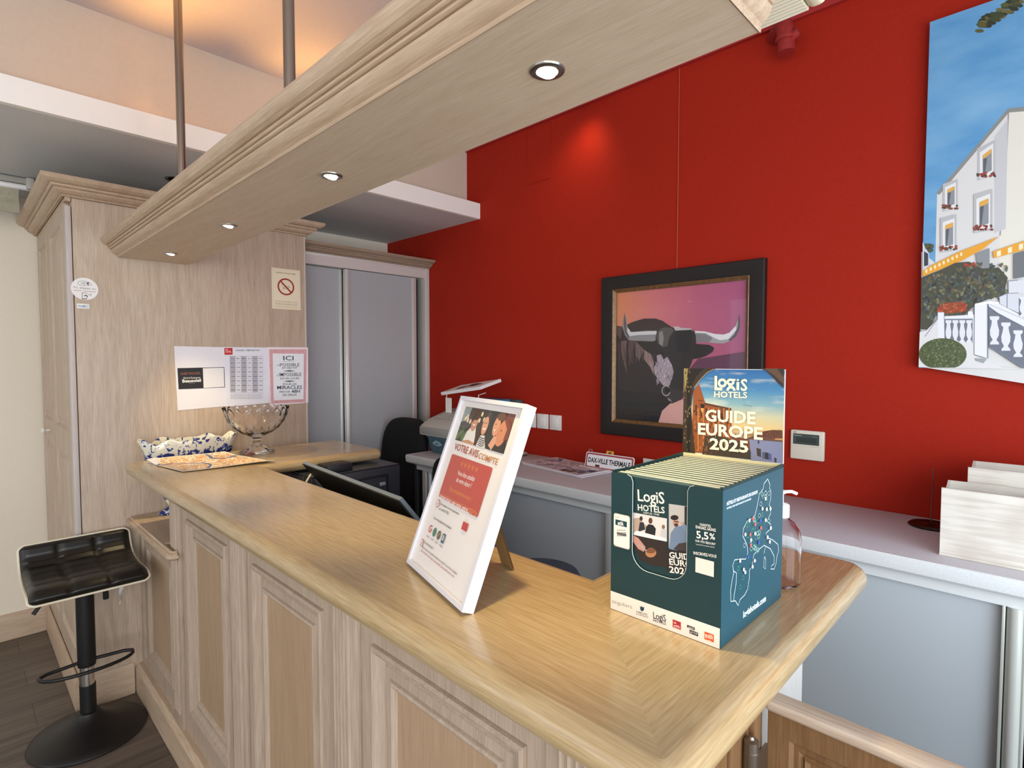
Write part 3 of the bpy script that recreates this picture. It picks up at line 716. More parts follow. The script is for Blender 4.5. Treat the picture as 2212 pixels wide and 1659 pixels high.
# footrest hoop in front of the column
pts = [(SX+0.01, SY-0.029, -1.150), (SX+0.004, SY-0.09, -1.165)]
pts = []
for k in range(25):
    a = -PI*0.5 + PI*k/24*1.0
    pts.append((SX+0.012+0.125*max(0, math.cos(a))**0.75, SY+0.138*math.sin(a)*1.0, -1.172))
pts = [(SX, SY-0.027, -1.168), (SX+0.004, SY-0.08, -1.170), (SX+0.005, SY-0.12, -1.172)] + [(SX+0.02+0.075*math.sin(PI*k/14)**0.8, SY-0.146*math.cos(PI*k/14), -1.173) for k in range(0, 15)] + [(SX+0.005, SY+0.12, -1.172), (SX+0.004, SY+0.08, -1.170), (SX, SY+0.027, -1.168)]
MB().tube(pts, 0.0065, 12).build('footrest', blk, t)
# seat: profile from the raised back lip down over the dished seat to the front
prof = [(-0.175, 0.105), (-0.168, 0.085), (-0.155, 0.055), (-0.135, 0.030), (-0.105, 0.012), (-0.06, 0.002), (0.0, -0.002), (0.06, 0.0), (0.11, 0.004), (0.145, 0.002), (0.165, -0.008), (0.175, -0.022)]
ZS = -0.822
def seat_pt(s, w, off=0.0):
    x = s*(len(prof)-1); i = min(int(x), len(prof)-2); f = x-i
    p = (prof[i][0]*(1-f)+prof[i+1][0]*f, prof[i][1]*(1-f)+prof[i+1][1]*f)
    d = Vector((prof[i+1][0]-prof[i][0], prof[i+1][1]-prof[i][1])).normalized(); nn = Vector((-d.y, d.x))
    if nn.y < 0 and abs(d.x) > abs(d.y): nn = -nn
    sh = 0.178
    edge = min(s, 1-s); lim = 1.0 if edge > 0.08 else (1 - 0.10*(1-(edge/0.08))**2)
    return Vector((SX + 0.01 + p[0] + nn.x*off, SY + w*sh*lim, ZS + p[1] + nn.y*off))
mb = MB(); NU, NV = 44, 36
top = []; bot = []
for a in range(NU+1):
    s = a/NU; rt = []; rb = []
    for b in range(NV+1):
        w = -1 + 2*b/NV
        q1 = abs(math.sin(PI*s*3)); q2 = abs(math.sin(PI*(w+1)/2*3))
        puff = 0.007*(min(1, q1*2.2)*min(1, q2*2.2))**0.5
        e = min(1.0, min(s, 1-s)*14, (1-abs(w))*8)
        rt.append(seat_pt(s, w, (0.016 + puff)*math.sqrt(max(e, 0.0)) + 0.001)); rb.append(seat_pt(s, w, -0.012*math.sqrt(max(e, 0.0))))
    top.append(rt); bot.append(rb)
mb.grid(top)
def leather():
    m, nt, b = newmat('worn_black_leather'); L = nt.links.new; N = nt.nodes.new
    tc = N('ShaderNodeTexCoord'); n = N('ShaderNodeTexNoise'); n.inputs['Scale'].default_value = 220; n.inputs['Detail'].default_value = 3
    L(tc.outputs['Object'], n.inputs['Vector']); bp = N('ShaderNodeBump'); bp.inputs['Strength'].default_value = 0.25; bp.inputs['Distance'].default_value = 0.001
    L(n.outputs['Fac'], bp.inputs['Height']); L(bp.outputs['Normal'], b.inputs['Normal'])
    n2 = N('ShaderNodeTexNoise'); n2.inputs['Scale'].default_value = 9; n2.inputs['Detail'].default_value = 6; L(tc.outputs['Object'], n2.inputs['Vector'])
    r = N('ShaderNodeValToRGB'); r.color_ramp.elements[0].position = 0.55; r.color_ramp.elements[1].position = 0.78
    r.color_ramp.elements[0].color = rgb('#15130F'); r.color_ramp.elements[1].color = rgb('#332D1B'); L(n2.outputs['Fac'], r.inputs['Fac']); L(r.outputs['Color'], b.inputs['Base Color'])
    b.inputs['Roughness'].default_value = 0.36; return m
so = mb.build('seat', leather(), t, smooth=60)
mb = MB(); mb.grid(bot); mb.build('seat_underside', plain('#141312', 0.7), t)
edge = [seat_pt(a/NU, -1) for a in range(NU+1)] + [seat_pt(1, -1+2*b/NV) for b in range(1, NV+1)] + [seat_pt(1-a/NU, 1) for a in range(1, NU+1)] + [seat_pt(0, 1-2*b/NV) for b in range(1, NV)]
MB().tube(edge, 0.005, 8, closed=True).build('piping', plain('#E6DCC2', 0.5, name='cream_piping'), t)
MB().box(SX-0.07, SX+0.07, SY-0.07, SY+0.07, ZS-0.045, ZS-0.014, 0.008).build('seat_plate', blk, t)
MB().tube([(SX, SY-0.02, ZS-0.05), (SX+0.02, SY-0.10, ZS-0.062), (SX+0.03, SY-0.135, ZS-0.075), (SX+0.038, SY-0.155, ZS-0.10)], 0.0075, 10).build('lever', blk, t)
MB().tube([(SX+0.02, SY+0.03, ZS-0.03), (SX+0.035, SY+0.06, ZS-0.06), (SX+0.03, SY+0.062, ZS-0.11)], 0.010, 8).build('hanging_cover', plain('#0E0E10', 0.8), t)
mb = MB(); rows = []
for k in range(10):
    z = ZS-0.03-0.105*k/9; tw = 0.3+k*0.35; w = 0.008*(1-0.05*k)
    c = Vector((SX+0.06, SY+0.118-0.0022*k+0.004*math.sin(k), z)); rows.append([c+Vector((math.cos(tw), math.sin(tw), 0))*w, c-Vector((math.cos(tw), math.sin(tw), 0))*w])
mb.grid(rows); mb.build('label_tape', plain('#D9DBDD', 0.6), t)

# ------------------------------------------------------------------ leaning poster in a white frame
BL = Vector((-0.913, 0.627, TZ)); UD = Vector((0.967, -0.256, 0)).normalized(); NH = Vector((0.256, 0.967, 0)).normalized()
TA = math.radians(20.3); VD = NH*math.sin(TA) + Vector((0, 0, 1))*math.cos(TA); ND = UD.cross(VD)   # ND towards the viewer
PW, PH, PT = 0.2572, 0.351, 0.022
if ND.dot(Vector((0, -1, 0))) < 0: ND = -ND
t = thing('poster_frame', (-0.79, 0.62, TZ), 'white picture frame with the hotel review poster leaning back on the countertop', 'frame')
BO = BL + Vector((0, 0, 0.0075))   # the tilted lower edge rests on its back corner
mp3 = lambda u, v, h: BO + UD*u + VD*v + ND*h
mb = MB(); mb.ring(mp3, 0, 0, PW, PH, [(0, -PT), (0, 0), (0.008, 0), (0.009, -0.004), (0.009, -0.007)])
mb.build('frame', plain('#D9D9E0', 0.4, name='white_frame'), t, smooth=20)
mb = MB(); mb.face([mp3(0.002, 0.002, -PT), mp3(PW-0.002, 0.002, -PT), mp3(PW-0.002, PH-0.002, -PT), mp3(0.002, PH-0.002, -PT)]); mb.build('backing', plain('#3A3530', 0.8), t, smooth=0)
mb = MB(); lg = Vector((-0.764, 0.763, TZ+0.001)); tp = mp3(PW*0.5, PH*0.62, -PT-0.001)
mb.grid([[tp-UD*0.016, tp+UD*0.016], [lg-UD*0.024, lg+UD*0.024]]); mb.grid([[tp-UD*0.016-NH*-0.003, tp+UD*0.016+NH*0.003], [lg-UD*0.024+NH*0.003, lg+UD*0.024+NH*0.003]])
mb.build('easel_leg', plain('#B08A5A', 0.6, name='brown_board'), t, smooth=0)
S = Sheet(mp3(0, 0, -0.0070), UD, VD)
if S.N.dot(ND) < 0: raise Exception('poster side')
S.crop(860, 840, 3.19)
S.rect(0.008, 0.008, PW-0.008, PH-0.008, '#EFE9E4')
px = S.px
u0, v1 = px(468, 118); u1, _ = px(812, 186); _, v0 = px(724, 452)
v0 = px(560, 395)[1]
u0, u1, v0, v1 = 0.0255, 0.2235, 0.2600, 0.3315
def ph(a, b): return (u0+(u1-u0)*a, v0+(v1-v0)*b)
def PP(pts, c): S.poly([ph(*p) for p in pts], c, False)
PP([(0, 0), (1, 0), (1, 1), (0, 1)], '#3E3833')
PP([(0, .55), (.13, .6), (.15, 1), (0, 1)], '#8D9A9A'); PP([(0, 0), (.22, 0), (.2, .35), (.08, .45), (0, .4)], '#3C4A36')
PP([(.3, .1), (.34, .1), (.36, 1), (.33, 1)], '#57473A'); PP([(.63, 0), (.70, 0), (.66, 1), (.60, 1)], '#2B2F33'); PP([(.52, .2), (.57, .2), (.56, 1), (.52, 1)], '#59504A')
PP([(.88, .55), (1, .2), (1, 1), (.86, 1)], '#7B4A44')
for a, b in ((.08, .66), (.14, .62), (.20, .60), (.26, .70), (.40, .86), (.38, .68), (.47, .72), (.12, .72)): S.ell(*ph(a, b), 0.004, 0.005, '#F0D9B0', False, 10)
for k in range(6): S.ell(*ph(.04+.035*k, .12+.07*(k % 3)), 0.008, 0.006, '#5C7448', False, 8)
# man
PP([(.17, .05), (.23, .0), (.42, .0), (.40, .22), (.36, .48), (.26, .46), (.20, .30)], '#E8E4DF'); PP([(.14, .02), (.28, .10), (.44, .05), (.42, -.0), (.15, 0)], '#C98E66')
S.ell(*ph(.305, .60), 0.0125, 0.018, '#C89272', False, 18); S.ell(*ph(.305, .82), 0.0155, 0.011, '#4A2E1E', False, 16); S.ell(*ph(.255, .72), 0.004, 0.009, '#4A2E1E', False, 12)
S.line([ph(.27, .68), ph(.295, .69)], 0.002, '#3A2418', False); S.line([ph(.315, .70), ph(.34, .69)], 0.002, '#3A2418', False); S.line([ph(.28, .54), ph(.305, .52), ph(.33, .55)], 0.003, '#F5E8E0', False)
# woman in the middle
PP([(.42, 0), (.44, .5), (.50, .85), (.56, .8), (.60, .5), (.60, 0)], '#3B241B'); PP([(.47, 0), (.50, .30), (.58, .32), (.66, .0)], '#DAD4D0')
for k in range(5): S.line([ph(.50, .05+.05*k), ph(.56, .03+.05*k), ph(.62, .06+.05*k)], 0.0016, '#2E2C30', False)
S.ell(*ph(.53, .57), 0.011, 0.018, '#D9A183', False, 18); S.line([ph(.505, .63), ph(.52, .64)], 0.002, '#3A2418', False); S.line([ph(.54, .65), ph(.555, .64)], 0.002, '#3A2418', False); S.line([ph(.51, .49), ph(.535, .47), ph(.555, .51)], 0.0035, '#F7EEE8', False)
# two faces on the right
PP([(.66, .05), (.74, 0), (1, 0), (.97, .35), (.92, .62), (.86, .48), (.78, .30), (.72, .28)], '#2A2422')
S.ell(*ph(.745, .62), 0.012, 0.019, '#D79C7C', False, 18); S.ell(*ph(.79, .88), 0.016, 0.008, '#6A4A38', False, 14); S.ell(*ph(.875, .48), 0.018, 0.025, '#D08A66', False, 20, rot=-0.2)
PP([(.86, .80), (.93, .85), (1.0, .7), (1.0, .35), (.93, .30), (.94, .6)], '#7A4330'); S.line([ph(.72, .66), ph(.735, .67)], 0.002, '#2A1A12', False); S.line([ph(.72, .52), ph(.745, .50)], 0.003, '#F0E2D8', False); S.line([ph(.84, .53), ph(.86, .54)], 0.002, '#2A1A12', False)
PP([(.70, .10), (.75, .35), (.80, .38), (.82, .2), (.78, 0)], '#D8A282')
# lettering, traced where it stands on the sheet
S.text('VOTRE AVIS', (388, 418), (549, 476), (398, 372), '#A8423A', bold=0.012)
S.text('COMPTE', (553, 480), (686, 528), (562, 440), '#C08048', bold=0.012)
A, B, C2, D = px(382, 442), px(658, 556), px(545, 896), px(283, 735)
cu0, cu1, cv1, cv0 = (A[0]+D[0])/2, (B[0]+C2[0])/2, (A[1]+B[1])/2, (C2[1]+D[1])/2
S.rr(cu0, cv0, cu1, cv1, 0.004, '#C04A40')
cw, chh = cu1-cu0, cv1-cv0; cm = (cu0+cu1)/2
def star(cx, cy, r, col):
    S.poly([(cx+(r if k % 2 == 0 else r*0.4)*math.sin(PI*k/5), cy+(r if k % 2 == 0 else r*0.4)*math.cos(PI*k/5)) for k in range(10)], col, False)
for k in range(5): star(cm+(k-2)*0.0155, cv1-0.012, 0.0072, '#D4763C')
def ctext(st, y, w, h, col, cx=None, bold=0.01):
    cx = cm if cx is None else cx
    S.text(st, (cx-w/2, y), (cx+w/2, y), (cx-w/2, y+h), col, False, bold)
ctext('Vous êtes satisfait', cv1-0.034, 0.072, 0.0085, '#F6EAE4'); ctext('de votre séjour ?', cv1-0.047, 0.064, 0.0085, '#F6EAE4')
ctext('Récompensez-nous !', cv1-0.068, 0.095, 0.0085, '#DE8A3C')
ctext('Laissez-nous une note entre', cv1-0.089, 0.128, 0.0088, '#FBF3EE', cm-0.018); ctext('9 et 10', cv1-0.089, 0.030, 0.0088, '#E28F40', cu1-0.019)
ctext('en complétant le questionnaire de satisfaction', cv0+0.006, 0.15, 0.004, '#E08A50')
def circle_tick(cx, cy, r):
    S.ell(cx, cy, r, r, '#B5473F', False); S.ell(cx, cy, r*0.82, r*0.82, '#EFE9E4', False); S.line([(cx-r*.4, cy), (cx-r*.1, cy-r*.4), (cx+r*.5, cy+r*.5)], 0.0016, '#B5473F', False)
circle_tick(cu0+0.008, cv0-0.012, 0.0075)
S.text('Dès réception de votre questionnaire', (cu0+0.020, cv0-0.012), (cu0+0.104, cv0-0.012), (cu0+0.020, cv0-0.0075), '#403C3C', False, 0.01)
S.text('par e-mail CITOTEL.', (cu0+0.020, cv0-0.021), (cu0+0.066, cv0-0.021), (cu0+0.020, cv0-0.0165), '#403C3C', False, 0.01)
S.text('Ou sur votre plateforme de réservation :', (cu0+0.010, cv0-0.042), (cu0+0.094, cv0-0.042), (cu0+0.010, cv0-0.0375), '#403C3C', False, 0.01)
a, b = px(466, 905), px(498, 1010); S.rr(a[0]-0.003, b[1]+0.002, a[0]+0.018, a[1]-0.003, 0.001, '#C4353A')
qx, qy = a[0], b[1]; S.text('cit', (qx, qy+0.030), (qx+0.008, qy+0.030), (qx, qy+0.036), '#F5E6E2', False, 0.02); S.text('HOTEL', (qx, qy+0.016), (qx+0.014, qy+0.016), (qx, qy+0.022), '#F5E6E2', False, 0.02)
g = px(268, 975); g = (cu0+0.012, cv0-0.062)
S.line([(g[0]+0.006*math.cos(x), g[1]+0.006*math.sin(x)) for x in [0.8+k*0.3 for k in range(19)]] + [(g[0]+0.001, g[1])], 0.0024, '#C5453C', False)
for k, c in enumerate(('#3E7A6C', '#5C5440', '#3C5A70')):
    x = g[0]+0.021*(k+1); S.ell(x, g[1]-0.001, 0.0068, 0.0085, c, False) if k < 2 else S.rr(x-0.006, g[1]-0.010, x+0.006, g[1]+0.007, 0.001, c)
    if k == 2: S.text('B', (x-0.003, g[1]-0.005), (x+0.003, g[1]-0.005), (x-0.003, g[1]+0.004), '#E8ECEE', False, 0.02)
    if k == 1: S.line([(x-0.003, g[1]-0.004), (x+0.003, g[1]+0.004)], 0.0018, '#C9A860', False)
for k, st in enumerate(('Google', 'Tripadvisor', 'Expedia', 'Booking')): S.text(st, (g[0]-0.007+0.021*k, g[1]-0.0165), (g[0]+0.007+0.021*k, g[1]-0.0165), (g[0]-0.007+0.021*k, g[1]-0.0135), '#6A6462', False)
yy = g[1]-0.030
S.rr(cu0-0.010, yy-0.008, cu0+0.001, yy+0.004, 0.001, '#B5473F'); S.rr(cu0-0.009, yy-0.007, cu0, yy+0.003, 0.001, '#EFE9E4'); S.line([(cu0-0.007, yy-0.002), (cu0-0.005, yy-0.005), (cu0-0.001, yy+0.002)], 0.0012, '#B5473F', False)
S.text('Vous êtes mécontent ?', (cu0+0.006, yy), (cu0+0.050, yy), (cu0+0.006, yy+0.004), '#403C3C', False, 0.012)
S.text('Merci de venir nous en parler directement à la réception, nous ferons le nécessaire', (cu0+0.002, yy-0.010), (cu1-0.006, yy-0.010), (cu0+0.002, yy-0.0065), '#55403E', False, 0.008)
S.text('afin de rendre votre séjour aussi agréable que possible parmi nous.', (cu0+0.002, yy-0.017), (cu1-0.012, yy-0.017), (cu0+0.002, yy-0.0135), '#A85A54', False, 0.008)
S.build('poster_print', t)
mb = MB(); mb.face([mp3(0.008, 0.008, -0.0030), mp3(PW-0.008, 0.008, -0.0030), mp3(PW-0.008, PH-0.008, -0.0030), mp3(0.008, PH-0.008, -0.0030)]); mb.build('glass', clear_pane('poster_glass'), t, smooth=0)

# ------------------------------------------------------------------ cardboard display of travel guides
BX0, BX1, BY0, BY1 = -0.512, -0.327, 0.753, 0.998
ZT = -0.180
teal = plain('#0A3335', 0.5, name='teal_print'); kraft = plain('#E3D9A8', 0.7, name='cream_board')
t = thing('guide_display_box', ((BX0+BX1)/2, (BY0+BY1)/2, TZ), 'dark teal cardboard display box with a photo header, full of travel guides', 'display box')
th = 0.0025
mb = MB(); mb.box(BX0, BX1, BY0+th, BY1-th, TZ+0.0005, TZ+th+0.0005)
# right and left walls with their sloping-in upper edges
for x0, x1 in ((BX0, BX0+th), (BX1-th, BX1)):
    out = [(BY0+th, TZ+0.0005), (BY1-0.0002, TZ+0.0005), (BY1-0.0002, ZT+0.003), (BY1-0.06, ZT+0.001), (BY0+0.05, ZT-0.001), (BY0+th, ZT+0.001)]
    lo = [Vector((x0, y, z)) for y, z in out]; hi = [Vector((x1, y, z)) for y, z in out]
    b = bmesh.new(); L0 = [b.verts.new(p) for p in lo]; H0 = [b.verts.new(p) for p in hi]
    b.faces.new(L0); b.faces.new(list(reversed(H0)))
    for k in range(6): b.faces.new((L0[k], L0[(k+1) % 6], H0[(k+1) % 6], H0[k]))
    mb.add(b)
mb.build('side_walls', teal, t, smooth=0)
# front wall with the wide cut-out
c0, c1 = BX0+0.040, BX1-0.052
zl = -0.330
def cut():
    pts = [(BX0, TZ+0.0005), (BX1, TZ+0.0005), (BX1, ZT-0.004), (BX1-0.044, ZT-0.002)]
    pts += [(c1+0.008*math.cos(a), ZT-0.010+0.008*math.sin(a)) for a in (PI/2, PI*0.75, PI)][1:]
    pts = [(BX0, TZ+0.0005), (BX1, TZ+0.0005), (BX1, ZT-0.002), (c1+0.010, ZT-0.002), (c1+0.003, ZT-0.005), (c1, ZT-0.012)]
    r = 0.028
    pts += [(c1-r+r*math.cos(a), zl+r+r*math.sin(a)) for a in [0-PI/2*k/6 for k in range(7)]]
    pts += [(c0+r+r*math.cos(a), zl+r+r*math.sin(a)) for a in [-PI/2-PI/2*k/6 for k in range(7)]]
    pts += [(c0, ZT-0.012), (c0-0.003, ZT-0.005), (c0-0.010, ZT-0.002), (BX0, ZT-0.002)]
    return pts
cp = cut(); mb = MB(); M = Matrix.Translation((0, BY0, 0)) @ Matrix(((1, 0, 0, 0), (0, 0, 1, 0), (0, 1, 0, 0), (0, 0, 0, 1)))
mb.prism(cp, 0, th, M=M); mb.build('front_wall', teal, t, smooth=0)
MB().tube([(p[0], BY0+0.0005, p[1]) for p in cp[3:-1]], 0.0006, 6).build('cut_edge', plain('#C9CFC8', 0.6), t)
MB().box(BX0+th, BX1-th, BY1-0.006, BY1-0.0035, TZ+0.003, ZT+0.002).build('inner_back', kraft, t, smooth=0)
MB().box(BX0, BX1, BY1-0.003, BY1, TZ+0.0005, -0.0155).build('header_card', plain('#E8E2DC', 0.5), t, smooth=0)
# header picture
S = Sheet((BX0, BY1-0.0032, ZT), (1, 0, 0), (0, 0, 1)).crop(1460, 780, 5.923)
hw, hh = BX1-BX0, -0.0165-ZT; rnd0 = random.Random(5)
def H(pts, c): S.poly(pts, c)
def evening_sky():
    m, nt, b = newmat('printed_evening_sky'); L = nt.links.new; N = nt.nodes.new
    tc = N('ShaderNodeTexCoord'); sx = N('ShaderNodeSeparateXYZ'); L(tc.outputs['Object'], sx.inputs[0])
    mr_ = N('ShaderNodeMapRange'); mr_.inputs[1].default_value = ZT-TZ; mr_.inputs[2].default_value = ZT-TZ+hh; L(sx.outputs[2], mr_.inputs[0])
    r_ = N('ShaderNodeValToRGB'); e = r_.color_ramp.elements; e[0].position = 0.1; e[0].color = rgb('#8A5E3C'); e[1].position = 1.0; e[1].color = rgb('#2A659C')
    for p, c in ((0.28, '#B98A50'), (0.36, '#D9B878'), (0.5, '#C6C09A'), (0.62, '#7FA6AC'), (0.78, '#4583AC')): q = e.new(p); q.color = rgb(c)
    L(mr_.outputs[0], r_.inputs['Fac'])
    mp = N('ShaderNodeMapping'); mp.inputs['Scale'].default_value = (14, 1, 60); mp.inputs['Rotation'].default_value = (0, 0.2, 0); L(tc.outputs['Object'], mp.inputs['Vector'])
    n = N('ShaderNodeTexNoise'); n.inputs['Scale'].default_value = 1.3; n.inputs['Detail'].default_value = 6; L(mp.outputs[0], n.inputs['Vector'])
    rr_ = N('ShaderNodeMapRange'); rr_.inputs[1].default_value = 0.52; rr_.inputs[2].default_value = 0.75; rr_.inputs[3].default_value = 0; rr_.inputs[4].default_value = 0.7; L(n.outputs['Fac'], rr_.inputs[0])
    mx = N('ShaderNodeMix'); mx.data_type = 'RGBA'; L(rr_.outputs[0], mx.inputs[0]); L(r_.outputs['Color'], mx.inputs[6]); mx.inputs[7].default_value = rgb('#CFCDBB'); L(mx.outputs[2], b.inputs['Base Color']); b.inputs['Roughness'].default_value = 0.45
    return m
S.rect(0.0005, 0.004, hw-0.0005, hh, evening_sky())
S.line([S.px(860, 560), S.px(980, 580)], 0.0012, '#5C7A88', False)
H([(1000, 1190), (1360, 930), (1365, 900), (1330, 880), (1150, 900), (900, 990), (700, 960), (710, 1180)], '#6E3E28')
H([(1110, 900), (1240, 880), (1365, 885), (1365, 990), (1120, 985)], '#5E3626')
H([(940, 980), (1365, 1020), (1365, 1310), (960, 1270)], '#787C98')
H([(1030, 1110), (1090, 1125), (1090, 1230), (1040, 1210)], '#3A3028'); H([(1105, 1160), (1225, 1185), (1225, 1270), (1105, 1245)], '#4D527C'); H([(1140, 1165), (1185, 1175), (1185, 1260), (1140, 1250)], '#2A2A30'); H([(1260, 1230), (1290, 1245), (1288, 1300), (1262, 1290)], '#30303C'); H([(1050, 1015), (1068, 1018), (1068, 1060), (1050, 1055)], '#30302C')
H([(940, 975), (1365, 1015), (1365, 1035), (940, 1000)], '#5C3E30')
# houses on the left
H([(225, 380), (300, 290), (380, 540), (560, 600), (710, 605), (720, 960), (700, 1180), (200, 1170)], '#8C4A22')
H([(540, 600), (712, 605), (712, 660), (545, 650)], '#6E3B22'); H([(365, 530), (712, 605), (712, 625), (370, 560)], '#54301E')
for k in range(7):
    x = 250+66*k; H([(x, 560+20*k), (x+22, 565+20*k), (x+22, 700+18*k), (x, 690+18*k)], '#3E2212'); H([(x+30, 600), (x+44, 603), (x+44, 1150), (x+30, 1150)], '#B8783A')
for k in range(4): H([(265+70*k, 800+15*k), (290+70*k, 805+15*k), (290+70*k, 900+12*k), (265+70*k, 890+12*k)], '#6C4630')
H([(340, 1180), (380, 960), (560, 950), (760, 1020), (960, 1150), (960, 1260), (340, 1190)], '#3A2F22')
S.step, st_ = 0.000002, S.step
for k in range(40):
    x = 350+600*random.random(); y = 1000+210*random.random(); S.ell(x, y, 12, 8, random.choice(['#5A3A24', '#2E3020', '#8A5A30', '#463A22']), n=7)
S.step = st_; S.h += st_
S.step, st_ = 0.000002, S.step
for k in range(150):
    x = 235+470*rnd0.random(); y = 560+600*rnd0.random()
    if x < 300 or y > 640: S.poly([(x, y), (x+rnd0.uniform(4, 10), y+1), (x+rnd0.uniform(3, 9), y+rnd0.uniform(14, 50)), (x, y+rnd0.uniform(12, 40))], rnd0.choice(['#4A2614', '#6E3A1C', '#A8642E', '#C98A48', '#2E1A10', '#7C4422']))
for k in range(60):
    x = 715+640*rnd0.random(); y = 905+70*rnd0.random(); S.ell(x, y, 9, 4, rnd0.choice(['#4A2A1C', '#8A5436', '#5E3626']), n=5)
S.step = st_; S.h += st_
# the dark stone arch
H([(110, 95), (520, 95), (400, 150), (310, 240), (240, 330), (215, 450), (200, 600), (230, 1000), (250, 1180), (90, 1160)], '#35291A')
H([(200, 95), (370, 95), (270, 190), (205, 330), (190, 480), (205, 800), (180, 1170), (150, 1165), (150, 500), (140, 200)], '#17110B')
H([(112, 95), (160, 95), (140, 300), (115, 400)], '#8C7A42')
H([(1085, 95), (1390, 95), (1380, 345), (1320, 290), (1230, 190), (1150, 120)], '#3A2A20'); H([(1130, 95), (1300, 95), (1388, 220), (1385, 300), (1250, 170)], '#5E4632')
S.step, st_ = 0.000002, S.step
for k in range(60):
    y = 120+1030*random.random(); x = 110+90*random.random(); S.ell(x, y, 7, 16, random.choice(['#6B5836', '#2C2115', '#8A7446', '#1B140D']), n=6)
S.step = st_; S.h += st_
S.line([(495, 100), (400, 150), (305, 250), (240, 340)], 0.0012, '#B08A50')
S.line([(290, 500), (350, 510)], 0.001, '#201810'); H([(320, 545), (375, 555), (360, 600), (335, 600)], '#1B1510'); H([(322, 600), (368, 605), (352, 660), (338, 655)], '#E09A50')
cr = '#F6EBC8'
S.h += 0.0001
# logo lettering
S.text('L', (500, 365), (600, 368), (505, 195), cr, bold=0.03)
def rg(S, cx, cy, rx, ry, w, col, a0=0.0, a1=2*PI, n=22, px=True):
    pts = [(cx+rx*math.cos(a0+(a1-a0)*k/(n-1)), cy+ry*math.sin(a0+(a1-a0)*k/(n-1))) for k in range(n)]
    S.line(pts, w, col, px)
rg(S, 600, 280, 42, 42, 0.0047, cr); rg(S, 706, 268, 36, 30, 0.0043, cr); S.line([(700, 240), (770, 240)], 0.0035, cr); rg(S, 712, 378, 44, 44, 0.0045, cr, PI, 2*PI); S.line([(690, 298), (690, 322), (740, 330)], 0.0035, cr)
S.line([(800, 268), (800, 372)], 0.0050, cr); S.ell(800, 242, 15, 14, cr, n=12)
S.text('S', (835, 375), (922, 378), (835, 232), cr, bold=0.022)
S.text('HOTELS', (497, 460), (920, 472), (500, 388), cr, bold=0.022)
S.text('GUIDE', (385, 762), (1025, 803), (388, 622), cr, bold=0.03); S.text('EUROPE', (290, 930), (1118, 1003), (292, 792), cr, bold=0.03); S.text('2025', (440, 1120), (935, 1168), (445, 985), cr, bold=0.03)
S.build('header_print', t)
# front face print
S = Sheet((BX0, BY0-0.0001, TZ), (1, 0, 0), (0, 0, 1)).crop(1280, 760, 2.514)
w = BX1-BX0
S.rect(0.0002, 0.0008, w-0.0002, 0.0305, '#EFE2D2')
lf = '#2E3A40'
S.text('singuliers', (106, 1362), (215, 1395), (106, 1343), '#8A8278')
H([(258, 1378), (262, 1386), (268, 1380), (274, 1388), (281, 1384), (280, 1402), (270, 1410), (260, 1402)], '#1E3A48')
S.text('DEMEURES', (238, 1414), (299, 1432), (238, 1405), '#6A6A66', bold=0.01); S.text('& CHÂTEAUX', (238, 1426), (303, 1446), (238, 1417), '#6A6A66', bold=0.01)
def logi(S, bl, br, tl, col, hot=True):
    S.text('LogiS', bl, br, tl, col, bold=0.012, space=0.95)
logi(S, (331, 1447), (400, 1466), (332, 1412), lf); S.text('HOTELS', (330, 1463), (400, 1483), (330, 1449), lf, bold=0.02)
S.rr(*S.px(435, 1503), *S.px(480, 1457), 0.001, '#B5242A') if False else None
def sq(a, b, c, d, col):
    p0 = S.px(a, b); p1 = S.px(c, d); S.rect(min(p0[0], p1[0]), min(p0[1], p1[1]), max(p0[0], p1[0]), max(p0[1], p1[1]), col)
sq(436, 1452, 480, 1510, '#B5242A'); S.text('cit', (440, 1473), (456, 1477), (440, 1464), '#F0DCD2', bold=0.03); S.text('HOTEL', (442, 1493), (476, 1500), (442, 1482), '#F0DCD2', bold=0.03)
sq(514, 1482, 556, 1512, '#18181A'); sq(528, 1508, 574, 1545, '#18181A'); S.text('URBAN', (517, 1499), (552, 1506), (517, 1491), '#D8D0C8', bold=0.02); S.text('STYLE', (532, 1527), (572, 1536), (532, 1517), '#D8D0C8', bold=0.02)
sq(609, 1518, 659, 1578, '#D9561E'); S.text('INSI', (614, 1552), (654, 1560), (614, 1532), '#F6DFC8', bold=0.03); S.text('hotel', (624, 1568), (644, 1573), (624, 1561), '#F6DFC8', bold=0.02)
wt = '#EDE6DA'
S.text('CAGNOTTEZ,', (583, 942), (645, 954), (583, 929), wt, bold=0.02); S.text('ÉPARGNEZ, GAGNEZ', (562, 957), (672, 976), (562, 943), wt, bold=0.02)
S.text('5,5', (566, 1010), (632, 1020), (568, 972), wt, bold=0.022); S.text('%', (637, 1015), (667, 1020), (638, 984), wt, bold=0.02)
S.text('SUR VOS SÉJOURS*', (560, 1030), (670, 1050), (560, 1019), wt, bold=0.015); S.text("*soit 5,5 % en bons d'achat", (562, 1047), (664, 1064), (562, 1040), wt)
S.text('INSCRIVEZ-VOUS', (550, 1098), (675, 1118), (550, 1083), wt, bold=0.02)
sq(561, 1113, 660, 1223, '#E8DCCB')
